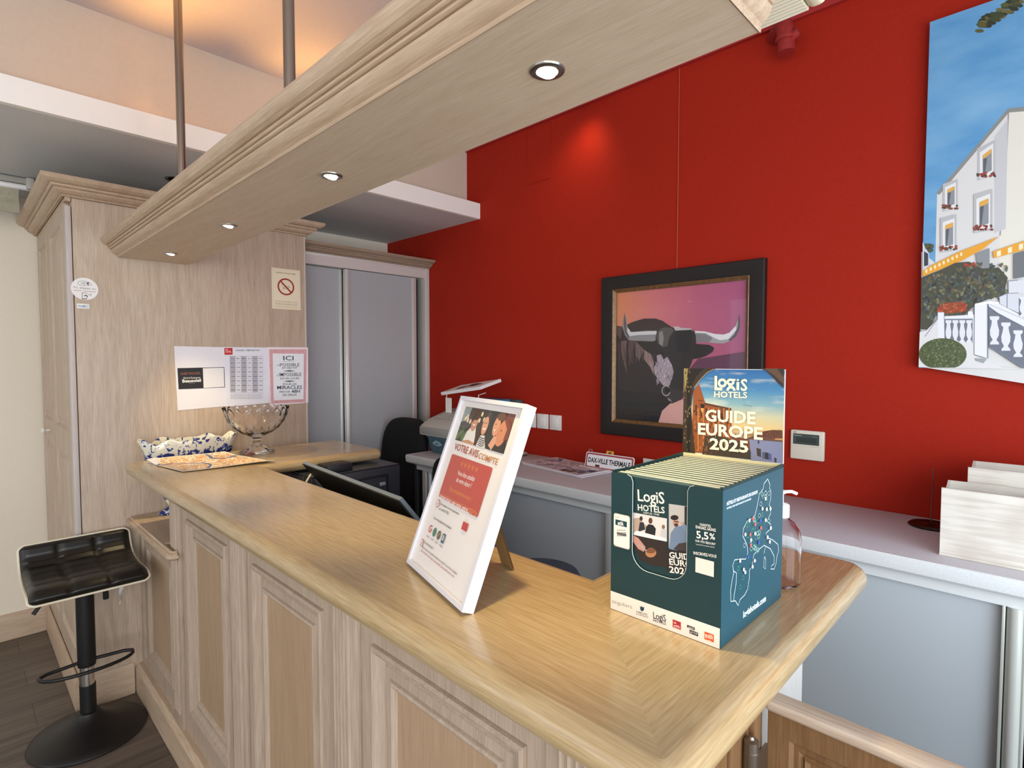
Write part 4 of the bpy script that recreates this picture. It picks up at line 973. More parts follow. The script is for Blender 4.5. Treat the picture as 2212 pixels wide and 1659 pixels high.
# phone drawn on the left of the front
def rrpx(a, b, c, d, r, col):
    p0 = S.px(a, b); p1 = S.px(c, d); S.rr(min(p0[0], p1[0]), min(p0[1], p1[1]), max(p0[0], p1[0]), max(p0[1], p1[1]), r, col)
rrpx(117, 872, 204, 1076, 0.004, '#C9B9A2'); rrpx(119, 876, 201, 1071, 0.0035, '#EFE4D6'); sq(126, 908, 188, 953, '#123C42')
S.text('etik', (139, 938), (172, 943), (139, 918), wt, bold=0.03); sq(134, 977, 186, 1003, '#8A8480')
for k in range(9): sq(136+5.6*k, 979, 138.5+5.6*k, 1001, '#2C2A2A')
for k in range(5): S.ell(140+9.5*k, 968, 2.6, 3, '#5C4A40', n=7)
S.text('Bonjour', (126, 896), (150, 899), (126, 891), '#6A6460'); rrpx(140, 876, 180, 886, 0.001, '#1A1A1A')
S.build('front_print', t)
# side print
S = Sheet((BX1+0.0001, BY0, TZ), (0, 1, 0), (0, 0, 1)).crop(1280, 760, 2.514)
S.rect(0.001, 0.0008, BY1-BY0-0.001, -(TZ-ZT)-0.003, plain('#1C4E5C', 0.45, name='light_teal_print'))
lc = '#E6F1F2'
S.text('HÔTELS ET RESTAURANTS EN EUROPE', (728, 835), (895, 768), (728, 817), lc, bold=0.03); S.text('HOTELS AND RESTAURANTS IN EUROPE', (728, 856), (860, 803), (728, 846), lc, bold=0.02)
S.text('logishotels.com', (817, 1445), (940, 1352), (817, 1410), lc, bold=0.03)
ot = [(950, 690), (962, 720), (960, 740), (968, 760), (966, 800), (958, 830), (968, 850), (965, 880), (945, 920), (965, 935), (962, 965), (940, 985), (950, 1010), (975, 1020), (1005, 1045), (1010, 1080), (1000, 1110), (995, 1150), (985, 1180), (966, 1178), (972, 1160), (985, 1150), (985, 1110), (965, 1070), (930, 1050), (900, 1075), (875, 1100), (865, 1160), (850, 1190), (850, 1230), (840, 1290), (825, 1320), (800, 1345), (790, 1378), (775, 1352), (750, 1355), (748, 1300), (755, 1250), (765, 1200), (760, 1160), (770, 1130), (800, 1125), (830, 1125), (842, 1090), (838, 1050), (815, 1000), (818, 960), (838, 920), (862, 905), (880, 890), (890, 850), (900, 800), (905, 770), (925, 745), (930, 715)]
S.line(ot, 0.0011, lc, closed=True)
S.line([(764, 1190), (780, 1200), (778, 1260), (768, 1320), (765, 1352)], 0.0011, lc); S.line([(933, 1110), (940, 1130), (938, 1180), (928, 1170), (930, 1130), (933, 1110)], 0.0009, lc); S.line([(936, 1060), (930, 1095)], 0.0009, lc)
rnd = random.Random(3)
cells = [(rnd.uniform(822, 905), rnd.uniform(900, 1080)) for _ in range(30)] + [(rnd.uniform(895, 960), rnd.uniform(760, 920)) for _ in range(16)] + [(785, 1175), (795, 1275), (810, 1225), (840, 1275), (870, 1060), (920, 1040)]
for x, y in cells:
    rg(S, x, y, 6.5, 12, 0.0006, rnd.choice(['#3FA07A', '#2F8A70', '#BFD9D2', '#57B08A']), n=7)
for x, y, c in ((845, 915, 0), (865, 905, 1), (850, 990, 1), (877, 935, 1), (908, 955, 1), (852, 1050, 1), (905, 915, 2), (897, 1035, 2), (838, 1112, 2), (822, 990, 0), (875, 985, 0), (932, 796, 0), (915, 850, 0), (938, 853, 0), (958, 850, 0), (932, 912, 0), (960, 955, 0), (852, 1020, 0), (942, 1005, 0), (954, 1030, 0), (872, 1132, 0), (860, 1165, 0), (792, 1133, 0), (812, 1180, 0), (820, 1195, 0)):
    S.ell(x, y, 5.5, 11, ('#F2F2EE', '#D4605C', '#2E56B8')[c], n=6)
S.build('side_print', t)
# the guides standing in the box
cov = plain('#17474A', 0.35, name='guide_cover')
cov = plain('#5A6B62', 0.5, name='guide_cover_edge'); pg = plain('#D8D5C6', 0.8, name='guide_pages')
GN = 15; pitch = (BY1-0.009-(BY0+th+0.002))/GN
guide0 = None
for k in range(GN):
    y = BY0+th+0.001+pitch*k; gx0, gx1 = BX0+0.008, BX1-0.008
    top = -0.1815 - 0.0012*((k*7) % 3)
    if k == 0: lab = 'front travel guide, its cover showing through the cut-out of the display box'
    elif k == GN-1: lab = 'travel guide standing at the very back of the display box against the header card'
    else: lab = 'cream-edged travel guide packed between the front and the rearmost guide in the display box'
    if k < 2:
        g = thing('travel_guide', ((gx0+gx1)/2, y+pitch/2, TZ+th+0.0012), lab, 'book', 'travel guides in the display box')
        MB().box(gx0+0.001, gx1-0.001, y+0.0022, y+pitch-0.0034, TZ+th+0.0012, top, 0.0004).build('pages', pg, g, smooth=0)
        MB().box(gx0, gx1, y+0.0010, y+0.0019, TZ+th+0.0012, top+0.0005).box(gx0, gx1, y+pitch-0.0031, y+pitch-0.0022, TZ+th+0.0012, top+0.0005).build('cover', cov, g, smooth=0)
        if k == 1: guide0 = g
        if k == 0:
            S = Sheet((gx0, y+0.0009, TZ), (1, 0, 0), (0, 0, 1)).crop(1280, 760, 2.514)
            S.rect(0, 0.01, gx1-gx0, 0.225, '#0D3334')
            logi(S, (247, 808), (392, 826), (248, 748), '#EFE6D6'); S.text('HOTELS', (247, 860), (393, 877), (248, 828), '#EFE6D6', bold=0.02); S.text('DEPUIS 1948', (277, 878), (362, 890), (277, 868), '#D8D0C0', bold=0.01)
            q = lambda a, b, c, d, col: sq(a, b, c, d, col)
            H([(415, 825), (560, 845), (560, 1090), (415, 1065)], '#B9B4AC'); H([(500, 838), (560, 846), (560, 1090), (500, 1080)], '#22201E')
            H([(418, 1055), (425, 985), (450, 950), (485, 945), (520, 960), (545, 1010), (545, 1050), (480, 1060), (470, 1085), (418, 1070)], '#6E7F94'); H([(440, 1070), (470, 1040), (540, 1030), (560, 1090), (470, 1080)], '#3C3430')
            S.ell(452, 925, 15, 21, '#B98468', n=14); S.ell(446, 900, 22, 14, '#241A16', n=14); S.ell(455, 940, 12, 9, '#4A3024', n=10); S.line([(445, 920), (470, 924)], 0.0012, '#141010'); H([(480, 935), (496, 925), (540, 985), (520, 1000)], '#7488A0'); S.ell(487, 932, 9, 9, '#C8967A', n=8)
            H([(222, 872), (405, 905), (405, 1030), (222, 992)], '#D9D2C8'); H([(222, 905), (250, 900), (300, 950), (250, 985), (222, 990)], '#B59A84'); H([(285, 990), (292, 950), (305, 935), (330, 940), (345, 960), (340, 1005), (300, 1000)], '#1C1A1A'); S.ell(316, 917, 11, 17, '#5C3A28', n=12)
            S.ell(265, 905, 9, 13, '#3A2A22', n=10); H([(250, 975), (258, 925), (278, 925), (288, 965)], '#2A2A2E'); S.ell(386, 950, 9, 12, '#8A6450', n=10); H([(370, 1000), (376, 965), (400, 962), (405, 1010)], '#C4C0BC'); H([(225, 985), (240, 970), (370, 1005), (405, 1018), (405, 1030), (225, 995)], '#EDE7DF')
            H([(222, 992), (405, 1032), (405, 1170), (330, 1160), (260, 1130), (222, 1060)], '#2A1E18'); H([(222, 995), (250, 1010), (290, 1060), (280, 1085), (250, 1070), (222, 1030)], '#C08A78'); S.ell(318, 1090, 30, 26, '#B07A50', n=16); S.ell(318, 1080, 26, 14, '#7A4A2C', n=14); S.line([(250, 1045), (295, 1080)], 0.002, '#A8A8A4')
            H([(405, 1070), (560, 1092), (560, 1210), (405, 1190)], '#241C18')
            S.text('GUID', (420, 1117), (529, 1130), (421, 1086), '#F2EBDD', bold=0.022); S.text('EURO', (420, 1153), (545, 1172), (421, 1122), '#F2EBDD', bold=0.022); S.text('2025', (420, 1196), (530, 1212), (421, 1163), '#F2EBDD', bold=0.022)
            S.build('cover_print', g)
    else:
        g = copy_tree(guide0); g.location.y = guide0.location.y + pitch*(k-1); g.location.z = guide0.location.z - 0.0012*((k*7) % 3)*0 ; g['label'] = lab

# ------------------------------------------------------------------ clear pump bottle behind the box
bxc, byc = -0.352, 1.062
t = thing('glass_bottle', (bxc, byc, TZ), 'clear round bottle with white cap standing behind the display box', 'bottle')
br = 0.036
outer = [(0.001, 0.0005), (br-0.004, 0.0005), (br, 0.005), (br, 0.085), (br-0.003, 0.10), (br-0.012, 0.114), (0.014, 0.121), (0.0135, 0.128)]
inner = [(0.0120, 0.128), (0.0125, 0.120), (br-0.0145, 0.111), (br-0.005, 0.098), (br-0.0022, 0.084), (br-0.0022, 0.008), (br-0.006, 0.005), (0.001, 0.005)]
MB().lathe(outer+inner, (bxc, byc, TZ), 48).build('bottle_body', glass('clear_plastic', ior=1.2), t)
MB().lathe([(0.0145, 0.124), (0.0150, 0.125), (0.0150, 0.146), (0.012, 0.148), (0.005, 0.149), (0.005, 0.165), (0.0085, 0.167), (0.0085, 0.172), (0.001, 0.174)], (bxc, byc, TZ), 28).build('cap', plain('#F2F3F4', 0.4), t)
MB().tube([(bxc+0.0, byc, TZ+0.169), (bxc+0.015, byc+0.012, TZ+0.170), (bxc+0.022, byc+0.018, TZ+0.166)], 0.003, 8).build('nozzle', plain('#F2F3F4', 0.4), t)

# ------------------------------------------------------------------ things at the far end of the counter
def map_mat(name, ground, road, accent, water, scale=16):
    m, nt, b = newmat(name); L = nt.links.new; N = nt.nodes.new
    tc = N('ShaderNodeTexCoord')
    v = N('ShaderNodeTexVoronoi'); v.feature = 'DISTANCE_TO_EDGE'; v.inputs['Scale'].default_value = scale; L(tc.outputs['Object'], v.inputs['Vector'])
    v2 = N('ShaderNodeTexVoronoi'); v2.inputs['Scale'].default_value = scale; L(tc.outputs['Object'], v2.inputs['Vector'])
    rp = N('ShaderNodeValToRGB'); rp.color_ramp.interpolation = 'CONSTANT'
    e = rp.color_ramp.elements; e[0].color = rgb(ground[0]); e[1].color = rgb(ground[1]); e[1].position = 0.35
    for p, c in ((0.6, ground[2]), (0.8, accent), (0.9, ground[3])):
        x = e.new(p); x.color = rgb(c)
    sp = N('ShaderNodeSeparateColor'); L(v2.outputs['Color'], sp.inputs[0]); L(sp.outputs[0], rp.inputs['Fac'])
    lt = N('ShaderNodeMath'); lt.operation = 'LESS_THAN'; lt.inputs[1].default_value = 0.07; L(v.outputs['Distance'], lt.inputs[0])
    mx = N('ShaderNodeMix'); mx.data_type = 'RGBA'; L(lt.outputs[0], mx.inputs[0]); L(rp.outputs['Color'], mx.inputs[6]); mx.inputs[7].default_value = rgb(road)
    n = N('ShaderNodeTexNoise'); n.inputs['Scale'].default_value = 4.0; n.inputs['Detail'].default_value = 1; L(tc.outputs['Object'], n.inputs['Vector'])
    cp = N('ShaderNodeMath'); cp.operation = 'COMPARE'; cp.inputs[1].default_value = 0.55; cp.inputs[2].default_value = 0.018; L(n.outputs['Fac'], cp.inputs[0])
    m2 = N('ShaderNodeMix'); m2.data_type = 'RGBA'; L(cp.outputs[0], m2.inputs[0]); L(mx.outputs[2], m2.inputs[6]); m2.inputs[7].default_value = rgb(water)
    L(m2.outputs[2], b.inputs['Base Color']); b.inputs['Roughness'].default_value = 0.5
    return m
t = thing('town_map', (-2.35, 0.72, TZ), 'colourful printed town map lying at the far end of the countertop', 'map')
c = {'fl': Vector((-2.575, 0.535, 0)), 'fr': Vector((-2.265, 0.585, 0)), 'br': Vector((-2.225, 0.905, 0)), 'bl': Vector((-2.60, 0.835, 0))}
def mpt(s, w, lift=0.0):
    p = (c['fl']*(1-s)+c['fr']*s)*(1-w) + (c['bl']*(1-s)+c['br']*s)*w
    z = TZ + 0.0015 + 0.012*max(0, 0.25-s)/0.25*(1-w*0.4) + 0.003*math.sin(s*9+1)*math.sin(w*6)*0.5 + 0.0016 + lift + 0.006*max(0, s-0.85)/0.15*w
    return Vector((p.x, p.y, z))
mb = MB(); mb.grid([[mpt(a/24, b/16) for b in range(17)] for a in range(25)])
mb.build('paper', plain('#EDE9E6', 0.6), t, smooth=60)
mb = MB(); mb.grid([[mpt(0.03+0.94*a/24, 0.03+0.94*b/16, 0.0004) for b in range(17)] for a in range(25)])
mb.build('printed_map', map_mat('town_map_print', ['#D9A868', '#C98E52', '#E3BE8A', '#B7B0A8'], '#F3E8DC', '#E08A28', '#5068A0', 42), t, smooth=60)
mb = MB(); mb.grid([[mpt(0.02+0.3*a/6, 0.0+0.16*b/4*(1-a/8), 0.0012+0.004*math.sin(PI*b/4)) for b in range(5)] for a in range(7)]); mb.build('folded_corner', plain('#F0ECEE', 0.6), t, smooth=60)

# footed crystal bowl
gx, gy = -2.52, 0.945
def gmod(k, a, r):
    return (r*(1+0.012*math.cos(24*a)), 0)
gp = [(0.001, 0.002), (0.070, 0.002), (0.074, 0.005), (0.060, 0.012), (0.040, 0.022), (0.024, 0.034), (0.0165, 0.044), (0.020, 0.050), (0.015, 0.056), (0.016, 0.064), (0.024, 0.070), (0.034, 0.078), (0.064, 0.092), (0.092, 0.113), (0.112, 0.140), (0.124, 0.168), (0.133, 0.195),
      (0.128, 0.195), (0.119, 0.168), (0.107, 0.142), (0.087, 0.117), (0.060, 0.098), (0.030, 0.086), (0.001, 0.083)]
def gm(k, a, r):
    rr = r; dz = 0
    if k in (1, 2, 3, 4): rr = r*(1+0.05*math.cos(8*a))
    if 10 <= k <= 16: rr = r*(1+0.030*math.cos(20*a + (k % 2)*PI))
    if k in (16, 17): dz = 0.010*(abs(((a*20/(2*PI)) % 1)-0.5)*2-0.5)*2
    return rr, dz
t = MB().lathe(gp, (gx, gy, TZ), 120, mod=gm).build('crystal_bowl', glass('cut_crystal', ior=1.5, rough=0.06), smooth=18)
tag(t, 'clear cut crystal footed bowl with zigzag rim near the papers on the cabinet', 'bowl')

# blue and white faience planter between counter and cabinet
def faience():
    m, nt, b = newmat('blue_white_faience'); L = nt.links.new; N = nt.nodes.new
    tc = N('ShaderNodeTexCoord'); n = N('ShaderNodeTexNoise'); n.inputs['Scale'].default_value = 38; n.inputs['Detail'].default_value = 3; n.inputs['Distortion'].default_value = 1.5
    L(tc.outputs['Object'], n.inputs['Vector'])
    sx = N('ShaderNodeSeparateXYZ'); L(tc.outputs['Object'], sx.inputs[0])
    # two painted bands at fixed heights of the pot
    def bandn(z, w, amt):
        s = N('ShaderNodeMath'); s.operation = 'SUBTRACT'; L(sx.outputs[2], s.inputs[0]); s.inputs[1].default_value = z
        a = N('ShaderNodeMath'); a.operation = 'ABSOLUTE'; L(s.outputs[0], a.inputs[0])
        q = N('ShaderNodeMapRange'); q.inputs[1].default_value = 0; q.inputs[2].default_value = w; q.inputs[3].default_value = amt; q.inputs[4].default_value = 0; L(a.outputs[0], q.inputs[0]); return q.outputs[0]
    s1 = N('ShaderNodeMath'); s1.operation = 'ADD'; L(bandn(0.255, 0.03, 0.18), s1.inputs[0]); L(bandn(0.12, 0.05, 0.22), s1.inputs[1])
    s2 = N('ShaderNodeMath'); s2.operation = 'ADD'; L(s1.outputs[0], s2.inputs[0]); L(bandn(0.015, 0.03, 0.2), s2.inputs[1])
    s3 = N('ShaderNodeMath'); s3.operation = 'ADD'; L(s2.outputs[0], s3.inputs[0]); L(n.outputs['Fac'], s3.inputs[1])
    r = N('ShaderNodeValToRGB'); e = r.color_ramp.elements; e[0].position = 0.56; e[0].color = rgb('#E9E4CE'); e[1].position = 0.59; e[1].color = rgb('#2C4690'); x = e.new(0.74); x.color = rgb('#1B2A66')
    L(s3.outputs[0], r.inputs['Fac']); L(r.outputs['Color'], b.inputs['Base Color']); b.inputs['Roughness'].default_value = 0.12; b.inputs['Coat Weight'].default_value = 0.5
    return m
bx_, by_ = -2.757, 0.742
def bm(k, a, r):
    if k in (6, 7, 8, 9):
        rimw = 0.016*abs(math.sin(4*a)) + 0.006*math.cos(12*a) + 0.012*abs(math.sin(a))**8
        return (r*(1+0.03*math.cos(6*a)), rimw)
    if k < 3: return (r*(1+0.08*math.cos(4*a)), 0)
    return (r, 0)
bp_ = [(0.001, 0.0008), (0.55, 0.0008), (0.60, 0.012), (0.42, 0.035), (0.56, 0.085), (0.80, 0.20), (0.90, 0.27), (1.0, 0.312), (0.985, 0.316), (0.86, 0.272), (0.74, 0.20), (0.45, 0.10), (0.001, 0.07)]
t = MB().lathe([(r*0.205, z) for r, z in bp_], (bx_, by_, -0.675), 96, sx=0.36, mod=bm).build('faience_planter', faience(), smooth=60)
tag(t, 'blue and white glazed planter with wavy rim on the low shelf beside the counter end', 'planter')

# ------------------------------------------------------------------ papers and signs on the tall cabinet side
XP = CX+0.0006
def sheet_on_cabinet(name, label, cat, y0, y1, z0, z1, curl=0.003, col='#EFEDEF', base='paper'):
    t = thing(name, (XP, (y0+y1)/2, z0), label, cat, 'papers taped to the cabinet side' if cat == 'paper' else None)
    return t
def paper_body(t, pts, col, h=0.0006):
    """pts: four corners (y, z) anticlockwise from lower left, seen from the front"""
    mb = MB(); f = [(XP+h, y, z) for y, z in pts]; g = [(XP, y, z) for y, z in pts]
    mb.face(f); mb.face(list(reversed(g)))
    for k in range(4): mb.face([g[k], g[(k+1) % 4], f[(k+1) % 4], f[k]])
    mb.build('paper_sheet', plain(col, 0.6), t, smooth=0)
# blank sheet with the black card
t = sheet_on_cabinet('notice_sheet', 'plain white sheet with a black and white card printed across its middle, leftmost of three', 'paper', 0.713, 0.932, -0.228, 0.066)
paper_body(t, [(0.721, -0.228), (0.931, -0.2205), (0.925, 0.0635), (0.713, 0.065)], '#EDEBEF')
S = Sheet((XP+0.0007, 0, 0), (0, 1, 0), (0, 0, 1)).crop(250, 720, 3.403)
S.poly([(453, 256), (798, 248), (803, 398), (462, 412)], '#1F2023'); S.poly([(640, 256), (794, 252), (798, 394), (646, 402)], '#EAE9EA')
S.text("LIVRET D'ACCUEIL", (478, 306), (622, 300), (478, 290), '#A86048', bold=0.01); S.text('Hôtel & Restaurant', (497, 336), (622, 331), (497, 322), '#D8D6D2', bold=0.01); S.text('Beausoleil', (490, 362), (627, 355), (490, 340), '#F0EEEA', bold=0.03); S.text('* * *', (540, 374), (580, 372), (540, 366), '#C8C4BC')
S.build('printed_card', t)
# timetable sheet
t = sheet_on_cabinet('timetable_sheet', 'white timetable sheet with grey columns and a red logo, middle of three papers', 'paper', 0.925, 1.135, -0.222, 0.064)
XQ = XP; XP = XP+0.0011
paper_body(t, [(0.929, -0.224), (1.1345, -0.2165), (1.130, 0.0655), (0.922, 0.0645)], '#E9EAF2')
S = Sheet((XP+0.0007, 0, 0), (0, 1, 0), (0, 0, 1)).crop(250, 720, 3.403)
S.poly([(797, 108), (858, 107), (859, 157), (800, 158)], '#C9282C'); S.text('cit', (803, 124), (826, 124), (803, 114), '#F2D8D2', bold=0.03); S.text('HOTEL', (808, 142), (850, 141), (808, 130), '#F2D8D2', bold=0.03)
S.text('HORAIRES / TIMETABLE 2025', (880, 131), (1058, 129), (880, 121), '#4A4850', bold=0.01)
for k in range(6):
    x0 = 838+41*k; S.poly([(x0, 168), (x0+41, 168), (x0+45, 432), (x0+3, 434)], ('#B9B9C0', '#E6E6EC')[(k % 2)])
for r_ in range(9):
    y = 168+33*r_ if r_ < 8 else 434
    S.line([(838+r_*0.3, y), (1085, y)], 0.0007, '#8A8A92')
    if r_ < 8:
        for k in range(6): S.text(('Lun', 'Mar', 'Mer', 'Jeu', 'Ven', 'Sam')[k] if r_ == 0 else '%dh%02d' % (7+r_+k, 15*((r_+k) % 4)), (846+41*k, y+20), (874+41*k, y+20), (846+41*k, y+13), '#3C3C44', bold=0.01)
for k in range(4): S.text('les horaires peuvent varier selon la saison et les jours', (843, 449+11*k), (1082-10*(k % 2), 447+11*k), (843, 443+11*k), '#5A5860')
S.build('printed_table', t)
# ICI LE POSSIBLE
t = sheet_on_cabinet('motto_sheet', 'pink-bordered sheet with the ICI LE POSSIBLE motto, rightmost of three papers', 'paper', 1.13, 1.345, -0.232, 0.07)
XP = XP+0.0011
paper_body(t, [(1.1355, -0.2305), (1.338, -0.226), (1.341, 0.0695), (1.1285, 0.0675)], '#F0E6E8')
S = Sheet((XP+0.0007, 0, 0), (0, 1, 0), (0, 0, 1)).crop(250, 720, 3.403)
S.poly([(1128, 118), (1403, 118), (1396, 505), (1142, 516)], '#DDA5A8')
for k in range(70):
    s = rnd.random()*4; e, f = int(s), s-int(s)
    x, y = [(1135+265*f, 132), (1393, 125+370*f), (1145+245*f, 503), (1142, 125+370*f)][e]
    rg(S, x+rnd.uniform(-5, 5), y+rnd.uniform(-6, 6), 8, 7, 0.0009, rnd.choice(['#E8C4C6', '#C98088', '#EFD6D8']), 0, 4.5, 7)
S.poly([(1152, 148), (1382, 150), (1379, 484), (1160, 494)], '#EEF1F4')
dk = '#3C4A4C'
S.text('ICI', (1230, 198), (1306, 198), (1230, 166), dk, bold=0.012); S.line([(1228, 207), (1308, 206)], 0.001, dk)
S.text('LE', (1186, 240), (1205, 240), (1186, 229), dk); S.text('POSSIBLE', (1207, 243), (1349, 241), (1207, 221), dk, bold=0.008); S.text('EST DÉJÀ FAIT', (1221, 261), (1336, 259), (1221, 248), dk, bold=0.012)
for yy in (277, 353): S.poly([(1228, yy), (1275, yy-7), (1322, yy-1), (1275, yy+6)], '#6A7478')
S.text("L'", (1184, 314), (1200, 314), (1184, 302), dk); S.text('IMPOSSIBLE', (1201, 316), (1363, 314), (1201, 291), dk, bold=0.008); S.text('EST EN COURS', (1209, 339), (1349, 337), (1209, 326), dk, bold=0.015)
S.text('POUR LES', (1228, 381), (1328, 379), (1228, 367), dk, bold=0.012); S.text('MIRACLES', (1185, 411), (1368, 408), (1185, 386), dk, bold=0.015); S.text('PRÉVOIR', (1203, 437), (1280, 435), (1203, 424), dk, bold=0.012); S.text('48H', (1290, 438), (1352, 436), (1290, 416), dk, bold=0.02); S.text('DE DÉLAI', (1226, 461), (1325, 458), (1226, 446), dk, bold=0.012)
S.build('printed_motto', t)
XP = XQ
# no smoking sign
t = thing('no_smoking_sign', (XP, 1.231, 0.263), 'cream no smoking notice with red barred circle high on the cabinet side', 'sign')
mb = MB().box(XP, XP+0.002, 1.1565, 1.3055, 0.264, 0.472, 0.0006); mb.build('sign_plate', plain('#EDE0C2', 0.45), t, smooth=0)
S = Sheet((XP+0.0022, 0, 0), (0, 1, 0), (0, 0, 1)).crop(560, 560, 4.88)
S.rect(1.162, 0.270, 1.300, 0.2706, '#B5A684'); S.rect(1.162, 0.4654, 1.300, 0.466, '#B5A684'); S.rect(1.162, 0.270, 1.1626, 0.466, '#B5A684'); S.rect(1.2994, 0.270, 1.300, 0.466, '#B5A684')
S.text('INTERDICTION DE FUMER', (176, 143), (384, 165), (176, 132), '#6E5446', bold=0.01)
cy_, cz_ = S.px(281, 291); R0 = 0.044
H2 = lambda u, v: (cy_+u, cz_+v)
S.line([H2(-.018, -.006), H2(.020, .006), H2(.022, -.001), H2(-.016, -.013)], 0.0016, '#4A4640', False, True); S.line([H2(-.012, -.005), H2(-.010, -.011)], 0.0012, '#4A4640', False); S.line([H2(-.018, .002), H2(-.020, .012), H2(-.014, .016), H2(-.018, .022)], 0.0014, '#5A564E', False)
S.line([(cy_+R0*0.9*math.cos(a), cz_+R0*0.9*math.sin(a)) for a in [2*PI*k/40 for k in range(40)]], 0.0078, '#9E2A20', False, True)
S.line([H2(-.030, .030), H2(.030, -.030)], 0.0075, '#9E2A20', False)
for k, y in enumerate((0.304, 0.300, 0.292, 0.288, 0.2795, 0.276)): S.text('décret relatif à la lutte contre le tabagisme dans les lieux publics', (1.170+0.004*(k % 2), y), (1.292-0.006*(k % 2), y), (1.170+0.004*(k % 2), y+0.0022), '#7A6A58' if k < 4 else '#B0A488', False, 0.01 if k != 3 else 0.03)
S.build('printed_notice', t)
# contactless sticker
t = thing('contactless_sticker', (XP, 0.396, 0.247), 'round white contactless payment sticker on the upper left of the cabinet side', 'sticker')
MB().tube([(XP, 0.396, 0.2935), (XP+0.0005, 0.396, 0.2935)], 0.0452, 56).build('sticker', plain('#F0EDE8', 0.4), t, smooth=0)
S = Sheet((XP+0.0006, 0, 0), (0, 1, 0), (0, 0, 1)).crop(120, 580, 15.08)
g1 = '#4A4C50'
e0 = S.px(905, 485); S.line([(e0[0]+0.0185*math.cos(a), e0[1]+0.0095*math.sin(a)) for a in [0.3+k*5.6/26 for k in range(27)]], 0.0011, g1, False)
for k in range(4): rg(S, e0[0]-0.010+0.003*k, e0[1], 0.0035+0.0012*k, 0.003+0.0013*k, 0.0012, g1, -0.9, 0.9, 8, px=False)
S.poly([(1000, 470), (1080, 440), (1100, 480), (1060, 500), (1100, 550), (1075, 560), (1030, 510)], g1); S.line([(1100, 490), (1150, 510), (1190, 555)], 0.0012, g1)
S.text('Ici, payez en', (590, 628), (1310, 700), (592, 570), '#7C747C'); S.text('sans contact', (592, 720), (1310, 780), (592, 680), '#A87C8C', bold=0.01)
S.line([(860, 790), (1010, 800), (1030, 830)], 0.0014, g1); S.line([(868, 790), (870, 990), (1015, 995), (1020, 930)], 0.0016, g1); S.line([(862, 985), (1015, 992)], 0.003, g1); S.poly([(920, 880), (1000, 860), (1050, 900), (1030, 940), (1000, 890), (930, 905)], '#26262A')
f0 = S.px(1080, 850)
for k in range(4): rg(S, f0[0]-0.002+0.0022*k, f0[1], 0.002+0.0008*k, 0.003+0.0011*k, 0.0009, '#7A7478', -0.9, 0.9, 8, px=False)
S.build('printed_symbols', t)
t = thing('small_label', (XP, 0.389, 0.2125), 'tiny rectangular label with a blue mark below the round sticker', 'label')
MB().box(XP, XP+0.0005, 0.368, 0.4095, 0.2125, 0.2325).build('label_paper', plain('#EFECE6', 0.5), t, smooth=0)
S = Sheet((XP+0.0006, 0, 0), (0, 1, 0), (0, 0, 1))
S.line([(0.371, 0.2225), (0.377, 0.2222), (0.385, 0.2215), (0.389, 0.220)], 0.0028, '#6E8FB4', False); S.ell(0.3925, 0.222, 0.0048, 0.0048, '#5C9CC4', False); S.ell(0.3925, 0.222, 0.0022, 0.0022, '#BFE0EC', False); S.line([(0.399, 0.227), (0.404, 0.227), (0.4055, 0.224), (0.404, 0.221), (0.399, 0.2212)], 0.0008, '#6A90A8', False); S.line([(0.399, 0.216), (0.405, 0.216)], 0.001, '#8A8A88', False)
S.build('printed_mark', t)

# ------------------------------------------------------------------ behind the counter
t = thing('office_desk', (-1.9, 1.2, FL), 'dark desk behind the reception counter carrying the printer and monitor', 'desk')
MB().box(-2.56, -0.45, 0.965, 1.46, -0.76, -0.735, 0.002).build('desktop', plain('#4A4744', 0.6), t)
for x in (-2.5, -0.50):
    MB().box(x-0.012, x+0.012, 0.98, 1.42, FL+0.0015, -0.761).build('leg_panel', plain('#3A3836', 0.6), t, smooth=0)
# laser printer whose top reaches the return of the counter
t = thing('laser_printer', (-2.40, 1.22, -0.735), 'large charcoal laser printer standing below the far return of the counter', 'printer')
cg = plain('#2E3138', 0.4, name='charcoal_plastic')
MB().box(-2.50, -2.115, 1.00, 1.425, -0.734, -0.475, 0.008).build('body', cg, t)
MB().box(-2.50, -2.120, 1.005, 1.420, -0.4745, -0.4695, 0.002).build('lid', plain('#3A3D44', 0.35), t)
mb = MB(); mpp = lambda u, v, h: (-2.1148+h, u, v)
mb.ring(mpp, 1.08, -0.60, 1.36, -0.505, [(0, 0), (0.003, 0.003), (0.008, 0.004), (0.012, -0.001), (0.014, -0.003)], inner=True); mb.build('paper_tray_handle', plain('#1A1C20', 0.4), t)
MB().box(-2.1148, -2.1125, 1.315, 1.345, -0.555, -0.540, 0.0005).build('nameplate', plain('#8A9096', 0.4), t)
t = thing('power_supply', (-2.23, 1.13, -0.469), 'small black power brick on top of the charcoal printer', 'power supply')
MB().box(-2.207, -2.122, 1.075, 1.19, -0.4688, -0.4345, 0.004).build('brick', plain('#1C1D21', 0.45), t)
MB().box(-2.185, -2.150, 1.12, 1.155, -0.4345, -0.4338).build('rating_label', plain('#3A3B40', 0.5), t, smooth=0)
tag(MB().tube([(-2.150, 1.073, -0.452), (-2.140, 1.05, -0.448), (-2.110, 1.0, -0.452), (-2.085, 0.965, -0.48), (-2.065, 0.94, -0.53), (-2.06, 0.925, -0.60), (-2.06, 0.92, -0.728)], 0.0042, 8).build('power_cable', plain('#D9D6C8', 0.5), smooth=60), 'off-white cable looping down from the black power brick', 'cable')
tag(MB().tube([(-2.18, 1.073, -0.456), (-2.175, 1.045, -0.458), (-2.150, 0.990, -0.462), (-2.135, 0.965, -0.53), (-2.13, 0.955, -0.60), (-2.13, 0.95, -0.729)], 0.003, 8).build('power_cable', plain('#101012', 0.5), smooth=60), 'thin black cable beside the white one below the power brick', 'cable')
